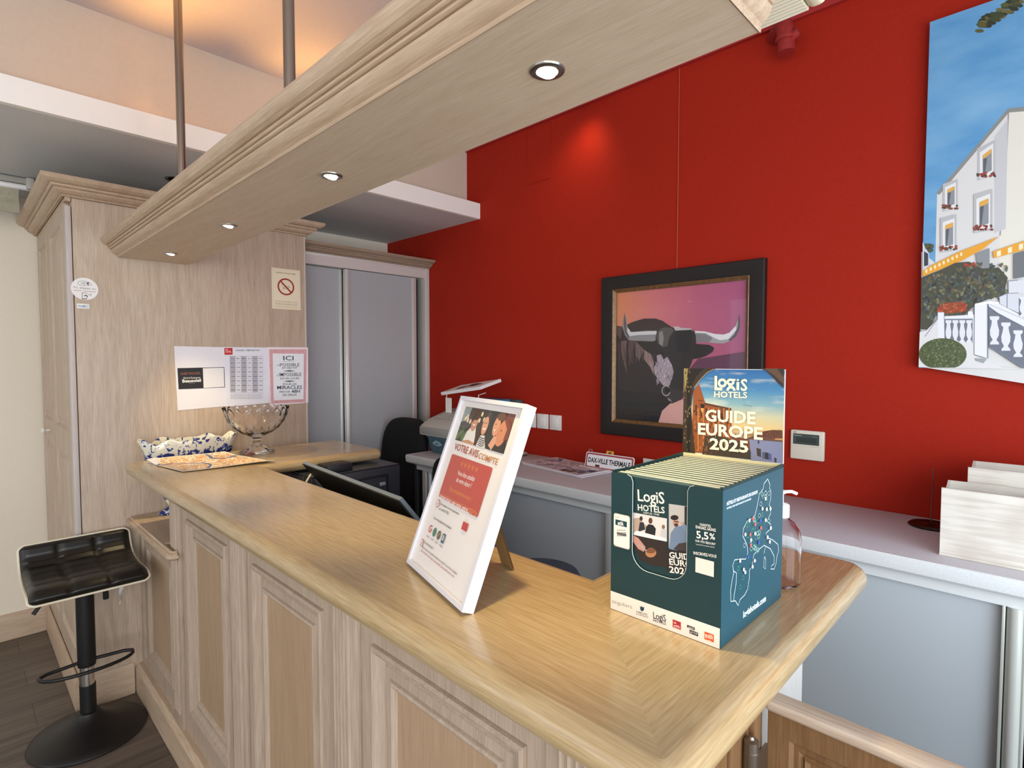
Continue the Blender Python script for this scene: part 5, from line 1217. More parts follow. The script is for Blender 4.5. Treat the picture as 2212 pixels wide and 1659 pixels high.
# monitor tilted back just behind the counter edge
t = thing('computer_monitor', (-1.70, 1.02, -0.735), 'wide black monitor tilted back just behind the counter edge', 'monitor')
ml = Vector((-2.07, 0.945, -0.402)); mr = Vector((-1.325, 0.885, -0.402)); mu = (mr-ml).normalized(); mh = Vector((-mu.y, mu.x, 0)); dn = (mh*0.62 + Vector((0, 0, -0.785))).normalized(); mn = mu.cross(dn).normalized()
if mn.y > 0: mn = -mn
mpm = lambda u, v, h: ml + mu*u + dn*v + mn*h
WM = (mr-ml).length
def slab(mb, u0, u1, v0, v1, h0, h1, mat=None):
    P = [mpm(u, v, h) for h in (h0, h1) for u, v in ((u0, v0), (u1, v0), (u1, v1), (u0, v1))]
    for q in ((0, 1, 2, 3), (7, 6, 5, 4), (0, 4, 5, 1), (1, 5, 6, 2), (2, 6, 7, 3), (3, 7, 4, 0)): mb.face([P[i] for i in q], mat)
mb = MB(); slab(mb, 0, WM-0.001, 0, 0.33, -0.004, 0.0); mb.build('rear_shell', plain('#1E1C14', 0.55), t, smooth=0)
mb = MB(); slab(mb, 0, WM, 0, 0.33, -0.016, -0.0042); mb.build('bezel', plain('#7C8894', 0.35, 0.3), t, smooth=0)
mb = MB(); slab(mb, 0.012, WM-0.012, 0.012, 0.318, -0.0167, -0.0162); mb.build('screen', plain('#0A0B0D', 0.15), t, smooth=0)
a = mpm(WM/2, 0.17, -0.0)
MB().tube([mpm(WM/2, 0.17, 0.015), Vector((a.x, a.y-0.02+0.04, -0.66)), Vector((a.x, a.y+0.03, -0.725))], 0.018, 16).build('stand', M_BLACK, t)
MB().box(a.x-0.12, a.x+0.12, a.y-0.06, a.y+0.12, -0.7345, -0.722, 0.004).build('foot', M_BLACK, t)

def office_chair(x, y, rot, lab, back_w=0.25, back_h=0.44, top=-0.285, seatz=-0.98, fabric='#0A0A0C', z0=FL):
    t = thing('office_chair', (x, y, FL), lab, 'chair')
    M = Matrix.Translation((x, y, 0)) @ Matrix.Rotation(rot, 4, 'Z')
    fab = plain(fabric, 0.9, name='chair_fabric', noise=0.2, nscale=300)
    def shell(w, h, d, cen, curve, tilt, name, mat):
        mb = MB(); rows = []
        NB = 40
        for k in range(9):
            q = -1+2*k/8; f = math.sqrt(max(0.0, 1-abs(q)**3))
            row = []
            for j in range(NB):
                a = 2*PI*j/NB; ca, sa = math.cos(a), math.sin(a)
                e = 0.55 if sa > 0 else 0.42
                u = math.copysign(abs(ca)**e, ca)*w/2*(0.86+0.14*f); v = math.copysign(abs(sa)**e, sa)*h/2*(0.88+0.12*f)
                dd = q*d/2 + curve*(u/(w/2))**2
                row.append((u, v, dd))
            rows.append(row)
        return rows
    # back: local x across, local y depth (front +y), z up
    rows = shell(back_w, back_h, 0.07, None, 0.02, 0, 'b', fab)
    cz = top-back_h/2
    mb = MB(); mb.grid([[M @ Vector((u, -0.20+dd+(v)*-0.12, cz+v)) for u, v, dd in r] for r in rows], close_u=True, cap0=True, cap1=True)
    mb.build('backrest', fab, t, smooth=50)
    rows = shell(0.40, 0.40, 0.08, None, 0.0, 0, 's', fab)
    mb = MB(); mb.grid([[M @ Vector((u, 0.05+v, seatz+dd-0.04)) for u, v, dd in r] for r in rows], close_u=True, cap0=True, cap1=True)
    mb.build('seat', fab, t, smooth=50)
    MB().tube([M @ Vector((0, 0.0, seatz-0.09)), M @ Vector((0, -0.22, seatz-0.08)), M @ Vector((0, -0.262, seatz+0.0)), M @ Vector((0, -0.232, cz))], 0.018, 12).build('back_bar', M_BLACK, t)
    MB().tube([M @ Vector((0, 0, FL+0.08)), M @ Vector((0, 0, seatz-0.07))], 0.025, 18).build('gas_column', M_BLACK, t)
    for k in range(5):
        a = 2*PI*k/5
        p = M @ Vector((0.185*math.cos(a), 0.185*math.sin(a), FL+0.065))
        leg = MB().tube([M @ Vector((0.02*math.cos(a), 0.02*math.sin(a), FL+0.10)), p], 0.018, 10, r1=0.012).build('base_leg', M_BLACK, t)
        MB().lathe([(0.001, -0.011), (0.024, -0.011), (0.026, -0.006), (0.026, 0.006), (0.024, 0.011), (0.001, 0.011)], (0, 0, 0), 18, M=Matrix.Translation((p.x, p.y, FL+0.0275)) @ Matrix.Rotation(a, 4, 'Z') @ Matrix.Rotation(PI/2, 4, 'X')).build('castor', M_BLACK, leg)
    return t
office_chair(-2.765, 1.70, math.radians(180), 'black office chair with tall rounded back standing before the closet', back_w=0.42, back_h=0.50, top=-0.345, seatz=-0.95)
t = thing('side_chair', (-1.90, 1.44, FL), 'dark chair half hidden behind the white poster frame', 'chair')
rows = []
M = Matrix.Translation((-1.79, 1.44, 0))
mb = MB(); mb.prism(rrect(-0.20, -0.98, 0.20, -0.45, 0.09), -0.02, 0.02, M=Matrix.Translation((-1.90, 1.60, 0)) @ Matrix.Rotation(math.radians(-4), 4, 'Z') @ Matrix(((1, 0, 0, 0), (0, 0, 1, 0), (0, 1, 0, 0), (0, 0, 0, 1))))
mb.build('backrest', plain('#12120F', 0.85), t)
MB().box(-2.09, -1.71, 1.18, 1.57, -1.04, -0.98, 0.02).build('seat', plain('#12120F', 0.85), t)
for dx in (-0.17, 0.17):
    for dy in (1.21, 1.54): MB().tube([(-1.90+dx, dy, FL+0.001), (-1.77+dx, dy, -1.035)], 0.011, 10).build('leg', M_BLACK, t)
t = thing('round_stool', (-1.335, 1.50, FL), 'low stool with slate blue rounded seat beyond the counter, near the grey doors', 'stool')
MB().lathe([(0.001, -0.05), (0.135, -0.05), (0.152, -0.035), (0.156, -0.01), (0.145, 0.010), (0.10, 0.020), (0.001, 0.024)], (-1.335, 1.50, -0.790), 48).build('seat', plain('#3C4658', 0.7, name='slate_blue_vinyl'), t)
MB().tube([(-1.335, 1.50, FL+0.03), (-1.335, 1.50, -0.841)], 0.024, 18).build('column', M_CHROME, t)
MB().lathe([(0.001, 0), (0.19, 0), (0.19, 0.008), (0.03, 0.03)], (-1.335, 1.50, FL+0.001), 40).build('base', M_CHROME, t)

# fax machine stacked on a blue-grey crate on the left end of the worktop
t = thing('plastic_crate', (-2.37, 2.03, WZ), 'blue-grey plastic crate under the fax machine', 'crate')
mb = MB(); rows = []
for z, g in ((0.0, -0.022), (0.012, -0.014), (0.085, 0.0), (0.092, 0.006), (0.100, 0.006)):
    rows.append([Vector((p[0], p[1], WZ+0.001+z)) for p in rrect(-2.535-g+0.0, 1.875-g, -2.20+g, 2.19+g, 0.035)])
mb.grid(rows, close_u=True, cap0=True, cap1=True); mb.build('crate_body', plain('#53707E', 0.5, name='blue_grey_plastic'), t)
mb = MB(); S = Sheet((-2.42, 1.8685, WZ+0.06), (1, 0, 0), (0, 0, 1)); S.poly([(-0.04, 0), (-0.01, 0.018), (0.02, 0.014), (0.05, -0.002), (0.02, -0.012), (-0.01, -0.010)], '#8FB0BE', False); S.poly([(-0.02, 0), (0.0, 0.006), (0.025, 0.0), (0.0, -0.006)], '#53707E', False); S.build('moulded_handle', t)
t = thing('fax_machine', (-2.36, 2.02, WZ+0.102), 'pale grey fax machine with sloping keypad on the blue-grey crate', 'fax machine')
fx0, fx1 = -2.56, -2.20
side = [(1.85, 0.0), (1.848, 0.045), (1.862, 0.060), (1.90, 0.085), (2.06, 0.135), (2.09, 0.138), (2.19, 0.125), (2.20, 0.0)]
mb = MB(); rows = []
for x, g in ((fx0, 0.03), (fx0+0.015, 0.010), (fx0+0.04, 0.0), (fx1-0.04, 0.0), (fx1-0.015, 0.010), (fx1, 0.03)):
    rows.append([Vector((x, 2.02+(y-2.02)*(1-g*1.5), WZ+0.103+z*(1-g*4))) for y, z in side])
mb.grid(rows, close_u=True, cap0=True, cap1=True); mb.build('housing', plain('#B7B4AB', 0.5, name='warm_grey_plastic'), t, smooth=25)
mb = MB(); mb.box(fx0+0.02, fx1-0.02, 1.8385, 1.849, WZ+0.112, WZ+0.150, 0.004); mb.build('front_cover', plain('#9C9A95', 0.5), t)
sl = Vector((0, 0.16, 0.05)).normalized(); So = Vector((fx0+0.05, 1.902, WZ+0.103+0.0865))
S = Sheet(So, (1, 0, 0), sl); 
for a in range(4):
    for b_ in range(3): S.rr(0.015+0.020*a, 0.03+0.020*b_, 0.030+0.020*a, 0.044+0.020*b_, 0.003, '#D9D6CC')
for a in range(8): S.ell(0.02+0.030*a, 0.012, 0.006, 0.004, '#8A8880', False, 10)
S.rect(0.13, 0.050, 0.20, 0.10, '#7A8078'); S.rect(0.135, 0.056, 0.195, 0.094, '#A9B09C'); S.build('keypad', t)
MB().box(fx0+0.055, fx0+0.105, 2.00, 2.004, WZ+0.22, WZ+0.305, M=None).build('paper_slip', plain('#EFEDE6', 0.6), t, smooth=0)
t = thing('printer_unit', (-2.28, 2.15, WZ), 'dark grey machine behind the fax machine', 'machine')
MB().box(-2.38, -2.12, 2.205, 2.246, WZ+0.001, WZ+0.30, 0.004).build('body', plain('#4B5457', 0.5), t)
MB().box(-2.37, -2.13, 2.2035, 2.2055, WZ+0.19, WZ+0.28, 0.001).build('panel', plain('#3B4447', 0.5), t)
t = thing('blue_binder', (-2.24, 2.09, WZ+0.245), 'bright blue folders lying under the white pad on the office machines', 'folder')
MB().box(-2.36, -2.15, 2.04, 2.18, WZ+0.2435, WZ+0.275, 0.003).build('cover', plain('#2E5F8E', 0.5), t)
MB().box(-2.355, -2.148, 2.05, 2.17, WZ+0.2755, WZ+0.305, 0.003).build('second_folder', plain('#3F7CA8', 0.5), t)
t = thing('wire_stand', (-2.32, 2.0, WZ+0.24), 'white wire holder carrying the tilted pad over the fax machine', 'holder')
for x, yy in ((-2.46, 1.97), (-2.19, 1.97)):
    MB().tube([(x, yy, WZ+0.245), (x, yy+0.002, WZ+0.335), (x+0.004, yy+0.05, WZ+0.345)], 0.0025, 8).build('wire', plain('#E2DDD2', 0.4), t)
t = thing('printed_pad', (-2.32, 2.03, WZ+0.34), 'white pad with a dark drawing, tilted on top of the fax machine stack', 'pad')
pU = Vector((0.965, 0.0, 0.13)).normalized(); pV = Vector((-0.02, 0.97, 0.23)).normalized(); pN = pU.cross(pV)
pO = Vector((-2.485, 1.955, WZ+0.322))
mb = MB(); P = [pO+pU*u+pV*v+pN*h for h in (0, 0.017) for u, v in ((0, 0), (0.335, 0), (0.335, 0.16), (0, 0.16))]
for q in ((3, 2, 1, 0), (4, 5, 6, 7), (0, 1, 5, 4), (1, 2, 6, 5), (2, 3, 7, 6), (3, 0, 4, 7)): mb.face([P[i] for i in q])
mb.build('pad_block', plain('#EDEBE9', 0.5), t, smooth=0)
S = Sheet(pO+pN*0.0172, pU, pV); S.poly([(.08, .04), (.13, .03), (.16, .07), (.22, .05), (.27, .09), (.22, .11), (.15, .10), (.10, .09)], '#3A3638', False); S.poly([(.14, .09), (.2, .11), (.19, .14), (.13, .13)], '#5A5658', False); S.poly([(.02, .02), (.05, .02), (.05, .03), (.02, .03)], '#C44A40', False); S.build('cover_drawing', t)

# magazines, dish and sign on the worktop
ang = math.radians(-9)
for k, (z, dr, dxx, lab, col) in enumerate(((0.0, 0.02, 0.012, 'lower white brochure peeping out under the mauve map sheet', '#DCD8DC'), (0.0055, 0.0, 0.0, 'mauve printed map sheet lying on a brochure on the back worktop', '#E3DEE4'))):
    t = thing('brochure', (-1.68, 2.08, WZ+z), lab, 'brochure', None)
    M = Matrix.Translation((-1.675+dxx, 2.065, WZ+0.0012+z)) @ Matrix.Rotation(ang+dr, 4, 'Z')
    mb = MB().box(-0.205, 0.205, -0.105, 0.125, 0, 0.0048, M=M); mb.build('pages', plain(col, 0.5), t, smooth=0)
    if k == 1:
        mb = MB(); mb.face([M @ Vector(p) for p in ((-0.195, -0.095, 0.0052), (0.195, -0.095, 0.0052), (0.195, 0.115, 0.0052), (-0.195, 0.115, 0.0052))])
        mb.build('cover_print', map_mat('mauve_map_print', ['#B9A9B0', '#A3929C', '#C2B4BA', '#9AA099'], '#D6CCD2', '#8E8088', '#6E6E86', 34), t, smooth=0)
        S = Sheet(M @ Vector((0, 0, 0.0054)), M.to_3x3() @ Vector((1, 0, 0)), M.to_3x3() @ Vector((0, 1, 0)))
        for x, y, c in ((0.10, -0.085, '#6E5C4A'), (0.145, -0.06, '#5A6478'), (0.155, -0.01, '#2E2C5A'), (0.06, -0.09, '#4A4440')): S.rect(x, y, x+0.036, y+0.040, c)
        S.build('picture_block', t)
t = thing('cream_dish', (-2.09, 2.16, WZ), 'small cream saucer on the back worktop behind the poster', 'dish')
MB().lathe([(0.001, 0.001), (0.035, 0.001), (0.052, 0.010), (0.055, 0.012), (0.052, 0.013), (0.034, 0.005), (0.001, 0.004)], (-2.09, 2.17, WZ), 36).build('saucer', plain('#C9BFAE', 0.4), t)
# town sign
t = thing('town_sign', (-1.50, 2.14, WZ), 'miniature French road sign reading DAX-VILLE THERMALE leaning at the red wall', 'sign')
SO = Vector((-1.605, 2.13, WZ+0.0045)); SU = Vector((1, 0.02, 0)).normalized(); SV = Vector((0, 0.22, 0.975)).normalized()
def outl(S, w, h, r): return rrect(0, 0, w, h, r)
S = Sheet(SO, SU, SV); NN = S.N
def plate(mb, w0, h0, w1, h1, r, off, th, mat):
    pts = rrect(w0, h0, w1, h1, r)
    F = [SO + SU*u + SV*v + NN*(off+th) for u, v in pts]; B = [SO + SU*u + SV*v + NN*off for u, v in pts]
    mb.face(F, mat); mb.face(list(reversed(B)), mat)
    for k in range(len(pts)): mb.face([B[k], B[(k+1) % len(pts)], F[(k+1) % len(pts)], F[k]], mat)
mb = MB(); plate(mb, 0, 0, 0.265, 0.078, 0.010, -0.003, 0.003, plain('#EDEDEE', 0.35)); plate(mb, 0.112, 0.074, 0.152, 0.094, 0.004, -0.003, 0.0028, plain('#E0A23C', 0.4)); mb.build('plate', None, t, smooth=20)
S.h = 0.0003
S.rr(0.004, 0.004, 0.261, 0.074, 0.009, '#A8323C'); S.rr(0.011, 0.011, 0.254, 0.067, 0.006, '#F0F0F2'); S.text('DAX-VILLE THERMALE', (0.017, 0.030), (0.248, 0.030), (0.017, 0.052), '#17181C', False, 0.03); S.text('40', (0.123, 0.078), (0.141, 0.078), (0.123, 0.089), '#3A2A10', False, 0.03)
S.rect(0.060, 0.012, 0.085, 0.022, '#4A1E22'); S.build('sign_print', t)
MB().tube([SO+SU*0.012+SV*0.078, SO+SU*0.016+SV*0.090, SO+SU*0.028+SV*0.090, SO+SU*0.034+SV*0.079], 0.0012, 6).build('hanging_loop', plain('#B9A9A0', 0.4), t)
t = thing('ballpoint_pen', (-1.60, 2.1, WZ), 'thin white pen lying in front of the town sign', 'pen')
MB().tube([(-1.62, 2.113, WZ+0.0135), (-1.50, 2.095, WZ+0.0135)], 0.0028, 8).build('barrel', plain('#DAD8D2', 0.4), t)
t = thing('small_card', (-1.30, 2.2, WZ), 'small white card standing behind the town sign near the display box', 'card')
MB().box(-1.325, -1.24, 2.20, 2.204, WZ+0.001, WZ+0.075).build('card', plain('#D8D4D0', 0.5), t, smooth=0)

# receipt spike and white boxes at the right
t = thing('paper_spike', (-0.262, 2.14, WZ), 'upright receipt spike on a round dark base beside the white box', 'paper spike')
MB().lathe([(0.001, 0.0008), (0.058, 0.0008), (0.060, 0.004), (0.054, 0.009), (0.040, 0.006), (0.010, 0.006), (0.004, 0.010), (0.001, 0.011)], (-0.262, 2.14, WZ), 40).build('base', plain('#3A2E22', 0.3, 0.8, name='dark_bronze'), t)
MB().tube([(-0.262, 2.14, WZ+0.008), (-0.262, 2.14, WZ+0.170), (-0.262, 2.14, WZ+0.182)], 0.0017, 8).build('pin', plain('#8A6A62', 0.3, 0.9), t)
def whitewash():
    m, nt, b = newmat('whitewashed_timber'); L = nt.links.new; N = nt.nodes.new
    tc = N('ShaderNodeTexCoord'); mp = N('ShaderNodeMapping'); mp.inputs['Scale'].default_value = (6, 30, 90); L(tc.outputs['Object'], mp.inputs['Vector'])
    n = N('ShaderNodeTexNoise'); n.inputs['Scale'].default_value = 1.0; n.inputs['Detail'].default_value = 5; n.inputs['Distortion'].default_value = 0.5; L(mp.outputs[0], n.inputs['Vector'])
    n2 = N('ShaderNodeTexNoise'); n2.inputs['Scale'].default_value = 9; n2.inputs['Detail'].default_value = 2; L(tc.outputs['Object'], n2.inputs['Vector'])
    ml_ = N('ShaderNodeMath'); ml_.operation = 'MULTIPLY'; L(n.outputs['Fac'], ml_.inputs[0]); L(n2.outputs['Fac'], ml_.inputs[1])
    r = N('ShaderNodeValToRGB'); e = r.color_ramp.elements; e[0].position = 0.14; e[0].color = rgb('#CDC5B9'); e[1].position = 0.30; e[1].color = rgb('#E4E0D4'); L(ml_.outputs[0], r.inputs['Fac'])
    L(r.outputs['Color'], b.inputs['Base Color']); b.inputs['Roughness'].default_value = 0.7; return m
ww = whitewash()
def openbox(name, x0, x1, y0, y1, h, lab, flare=0.0):
    t = thing(name, ((x0+x1)/2, (y0+y1)/2, WZ), lab, 'box', 'whitewashed boxes on the back worktop')
    th = 0.007
    mb = MB(); mb.box(x0, x1, y0, y1, WZ+0.0008, WZ+0.008).box(x0, x1, y0, y0+th, WZ+0.008, WZ+h, 0.001).box(x0, x1, y1-th, y1, WZ+0.008, WZ+h, 0.001)
    mb.build('box_body', ww, t, smooth=0)
    mb = MB()
    for xa in (x0, x1-th):
        z1 = WZ+h; pts = [(y0+th, WZ+0.008), (y1-th, WZ+0.008), (y1-th, z1)] + [(y1-th-(y1-y0-2*th)*k/8, z1-0.018*math.sin(PI*k/8)) for k in range(1, 8)] + [(y0+th, z1)]
        A = [Vector((xa, y, z)) for y, z in pts]; B = [Vector((xa+th, y, z)) for y, z in pts]
        mb.face(A); mb.face(list(reversed(B)))
        for k in range(len(pts)): mb.face([B[k], B[(k+1) % len(pts)], A[(k+1) % len(pts)], A[k]])
    mb.build('end_board', ww, t, smooth=0)
    return t
openbox('wooden_box', -0.206, 0.20, 1.840, 1.975, 0.182, 'large whitewashed wooden box at the front right of the worktop')
openbox('wooden_box', -0.165, 0.20, 1.985, 2.13, 0.222, 'second whitewashed box standing behind the large one near the red wall')

# ------------------------------------------------------------------ on the red wall
labs = ['white square light switch nearest the poster, leftmost of three', 'middle one of the three white square light switches', 'white square light switch nearest the bull picture, rightmost of three']
proto = None
for k, xc in enumerate((-2.063, -1.973, -1.883)):
    if proto is None:
        proto = t = thing('light_switch', (xc, YR, -0.330), labs[0], 'switch', 'light switches on the red wall')
        MB().box(xc-0.040, xc+0.040, YR-0.009, YR-0.0003, -0.370, -0.290, 0.003).build('switch_plate', plain('#E6E3DC', 0.35, name='ivory_plastic'), t)
        MB().box(xc-0.022, xc+0.022, YR-0.0125, YR-0.009, -0.353, -0.307, 0.0015).build('rocker', plain('#ECE9E3', 0.3, name='white_rocker'), t)
    else:
        t = copy_tree(proto); t.location.x = xc; t['label'] = labs[k]
t = thing('wall_thermostat', (-0.653, YR, -0.372), 'cream wall controller with a dark display on the red wall right of the display box', 'thermostat')
MB().box(-0.710, -0.594, YR-0.018, YR-0.0003, -0.372, -0.262, 0.005, seg=3).build('housing', plain('#DDD6C6', 0.4, name='cream_plastic'), t)
S = Sheet((-0.710, YR-0.0182, -0.372), (1, 0, 0), (0, 0, 1)); S.rr(0.010, 0.057, 0.100, 0.097, 0.002, '#3C4744'); S.rect(0.022, 0.064, 0.090, 0.083, '#2C3432'); S.text('Panasonic', (0.013, 0.0885), (0.040, 0.0885), (0.013, 0.092), '#B9C0BC', False, 0.02); S.text('inverter', (0.078, 0.088), (0.096, 0.088), (0.078, 0.091), '#9AA49E', False); S.text('AIR', (0.010, 0.100), (0.022, 0.100), (0.010, 0.104), '#6A6860', False, 0.02)
S.line([(0.072, 0.052), (0.100, 0.052)], 0.0008, '#A9A294', False); S.line([(0.006, 0.050), (0.110, 0.050)], 0.0006, '#BDB5A6', False); S.build('display', t)

# bull picture
t = thing('bull_picture', (-1.19, YR, -0.356), 'framed painting of a dark longhorn bull on pink hanging on the red wall', 'picture')
fx0, fx1, fz0, fz1 = -1.577, -0.812, -0.357, 0.398
mpb = lambda u, v, h: (u, YR-0.012-h, v)
mb = MB(); mb.ring(mpb, fx0, fz0, fx1, fz1, [(0, -0.010), (0, 0.016), (0.004, 0.020), (0.012, 0.020), (0.055, 0.014), (0.060, 0.012)])
mb.build('frame', plain('#150E0B', 0.6, name='dark_brown_frame', noise=0.2, nscale=40), t, smooth=20)
mb = MB(); mb.ring(mpb, fx0+0.060, fz0+0.060, fx1-0.060, fz1-0.060, [(0, 0.012), (0.003, 0.014), (0.010, 0.006), (0.016, 0.002), (0.017, 0.0)])
mb.build('inner_slip', plain('#7A5A38', 0.4, 0.3, name='bronze_slip', noise=0.25, nscale=60), t, smooth=20)
def gradient_x(name, cols, x0, x1):
    m, nt, b = newmat(name); L = nt.links.new; N = nt.nodes.new
    tc = N('ShaderNodeTexCoord'); sx = N('ShaderNodeSeparateXYZ'); L(tc.outputs['Object'], sx.inputs[0]); n = N('ShaderNodeTexNoise'); n.inputs['Scale'].default_value = 9; L(tc.outputs['Object'], n.inputs['Vector'])
    mr_ = N('ShaderNodeMapRange'); mr_.inputs[1].default_value = x0; mr_.inputs[2].default_value = x1; L(sx.outputs[0], mr_.inputs[0])
    ad = N('ShaderNodeMath'); ad.operation = 'MULTIPLY_ADD'; L(n.outputs['Fac'], ad.inputs[0]); ad.inputs[1].default_value = 0.18; L(mr_.outputs[0], ad.inputs[2]); sb = N('ShaderNodeMath'); sb.operation = 'SUBTRACT'; L(ad.outputs[0], sb.inputs[0]); sb.inputs[1].default_value = 0.09
    r = N('ShaderNodeValToRGB'); e = r.color_ramp.elements; e[0].color = rgb(cols[0]); e[1].color = rgb(cols[-1])
    for k, c in enumerate(cols[1:-1]): x = e.new((k+1)/(len(cols)-1)); x.color = rgb(c)
    L(sb.outputs[0], r.inputs['Fac']); L(r.outputs['Color'], b.inputs['Base Color']); b.inputs['Roughness'].default_value = 0.6; return m
S = Sheet((-1.19, YR-0.006, 0.0), (1, 0, 0), (0, 0, 1)).crop(1290, 540, 3.949)
S.rect(fx0+0.07+1.19, fz0+0.07, fx1-0.07+1.19, fz1-0.07, gradient_x('pink_paint', ['#D98A62', '#D0777A', '#B9607A', '#A8557C'], -0.31, 0.31))
H = lambda pts, c: S.poly(pts, c)
S.step = 0.00006; S.h += 0.0006
H([(162, 645), (220, 655), (300, 615), (400, 585), (500, 585), (560, 605), (640, 660), (700, 900), (720, 1290), (640, 1300), (560, 1370), (520, 1490), (162, 1455)], '#2E2728')
H([(200, 660), (300, 620), (420, 588), (500, 592), (580, 622), (620, 670), (560, 740), (480, 690), (330, 700), (280, 690)], '#3A2C2C')
for p, c in (([(205, 780), (255, 770), (240, 900), (255, 1060), (228, 960), (205, 860)], '#6E5450'), ([(270, 760), (330, 780), (300, 860), (290, 980), (270, 880)], '#5E4644'), ([(330, 780), (400, 850), (360, 940), (330, 900)], '#75605A'), ([(400, 850), (460, 890), (485, 960), (480, 1060), (455, 1000), (400, 930)], '#A08480'), ([(165, 650), (215, 660), (205, 760), (165, 720)], '#5A4442')): H(p, c)
S.step, st_ = 0.000002, S.step
for k in range(34):
    x = 175+12*k*0.8; y = 780+60*((k*37) % 7)/7; S.line([(x, y), (x+8, y+90), (x+4, y+150)], 0.0016, ('#4A3A38', '#7A625E', '#241E1E')[k % 3])
S.step = st_; S.h += st_
H([(165, 1180), (300, 1210), (560, 1220), (620, 1290), (165, 1290)], '#241F22'); H([(165, 1290), (640, 1296), (560, 1370), (520, 1490), (165, 1455)], '#1C1C20')
# pale patch lower right
H([(515, 1495), (555, 1372), (620, 1312), (740, 1270), (900, 1200), (1290, 1180), (1290, 1545), (780, 1530)], '#E0ABA0')
H([(700, 1250), (900, 1060), (1290, 1010), (1290, 1240), (900, 1260)], '#3A2A34')
H([(860, 930), (1290, 862), (1290, 1180), (780, 1240), (720, 1100)], '#643A52')
# right ear, horns
H([(830, 800), (900, 805), (960, 810), (1000, 835), (985, 870), (930, 905), (870, 925), (820, 930)], '#292427')
H([(235, 535), (222, 600), (218, 660), (240, 730), (270, 768), (330, 775), (480, 780), (520, 760), (510, 690), (420, 688), (340, 696), (290, 700), (262, 660), (250, 600)], '#8E8C8C')
H([(262, 660), (290, 700), (340, 698), (510, 690), (505, 720), (350, 726), (280, 735), (258, 700)], '#D4D2D2'); H([(236, 540), (228, 620), (238, 700), (268, 760), (275, 745), (250, 690), (246, 600)], '#5A5658')
H([(835, 690), (920, 695), (1000, 715), (1080, 722), (1130, 705), (1180, 650), (1205, 590), (1212, 548), (1222, 600), (1215, 670), (1190, 730), (1140, 775), (1080, 798), (1000, 795), (930, 785), (850, 790)], '#A4A2A4')
H([(835, 690), (920, 695), (1000, 715), (1080, 722), (1130, 705), (1180, 650), (1190, 680), (1120, 760), (1050, 770), (1000, 750), (930, 710), (840, 705)], '#E3E2E4'); H([(1205, 590), (1212, 548), (1222, 600), (1215, 670), (1190, 730), (1140, 775), (1120, 772), (1170, 720), (1200, 660)], '#4E4C52'); H([(845, 712), (920, 716), (985, 750), (960, 785), (850, 788)], '#7E7C80')
# left ear
H([(345, 778), (500, 782), (530, 880), (470, 890), (400, 850)], '#2A2524')
# head
H([(500, 740), (520, 680), (560, 655), (640, 660), (700, 668), (820, 680), (845, 730), (845, 800), (820, 930), (780, 1030), (740, 1110), (730, 1260), (640, 1310), (600, 1260), (560, 1200), (500, 1090), (480, 1000), (520, 900)], '#2B2829')
H([(505, 735), (530, 680), (575, 658), (640, 665), (660, 690), (620, 740), (600, 820), (560, 830), (525, 800)], '#56514E'); H([(530, 700), (560, 690), (570, 760), (560, 820), (530, 800)], '#8A8484')
H([(650, 655), (690, 650), (720, 665), (800, 668), (820, 690), (740, 684), (670, 688)], '#BEB6B6'); H([(675, 690), (810, 680), (805, 865), (682, 868)], '#1F2126')
H([(510, 900), (545, 890), (570, 935), (600, 910), (640, 980), (655, 1040), (640, 1100), (605, 1180), (560, 1150), (520, 1100), (490, 1060), (485, 1000), (515, 960)], '#A99AA2')
S.step, st_ = 0.000002, S.step
for k in range(46):
    x = 500+140*rnd.random(); y = 910+230*rnd.random(); S.line([(x, y), (x+8*rnd.uniform(-1, 1), y+24)], 0.0022, rnd.choice(['#C9BCC4', '#7A6C74', '#D9CFD4', '#5A5056']))
S.step = st_; S.h += st_
H([(565, 1165), (600, 1155), (640, 1180), (730, 1195), (735, 1260), (690, 1290), (640, 1310), (610, 1270), (570, 1245), (552, 1200)], '#3A3436'); rg(S, 590, 1200, 34, 42, 0.004, '#B5AEB4', 0.3, 5.6); S.ell(602, 1198, 22, 26, '#1C1A1C'); H([(600, 1262), (625, 1270), (640, 1295), (615, 1285)], '#9A9298')
S.line([(530, 850), (560, 880), (590, 885)], 0.004, '#100E0E')
S.build('painting', t)
mb = MB(); mb.face([(fx0+0.06, YR-0.0165, fz0+0.06), (fx1-0.06, YR-0.0165, fz0+0.06), (fx1-0.06, YR-0.0165, fz1-0.06), (fx0+0.06, YR-0.0165, fz1-0.06)]); mb.build('glass', clear_pane('picture_glass'), t, smooth=0)
MB().tube([(-1.195, YR-0.003, 0.402), (-1.195, YR-0.003, 1.262)], 0.0016, 8).build('hanging_wire', plain('#C05A48', 0.3, name='thin_nylon'), t)

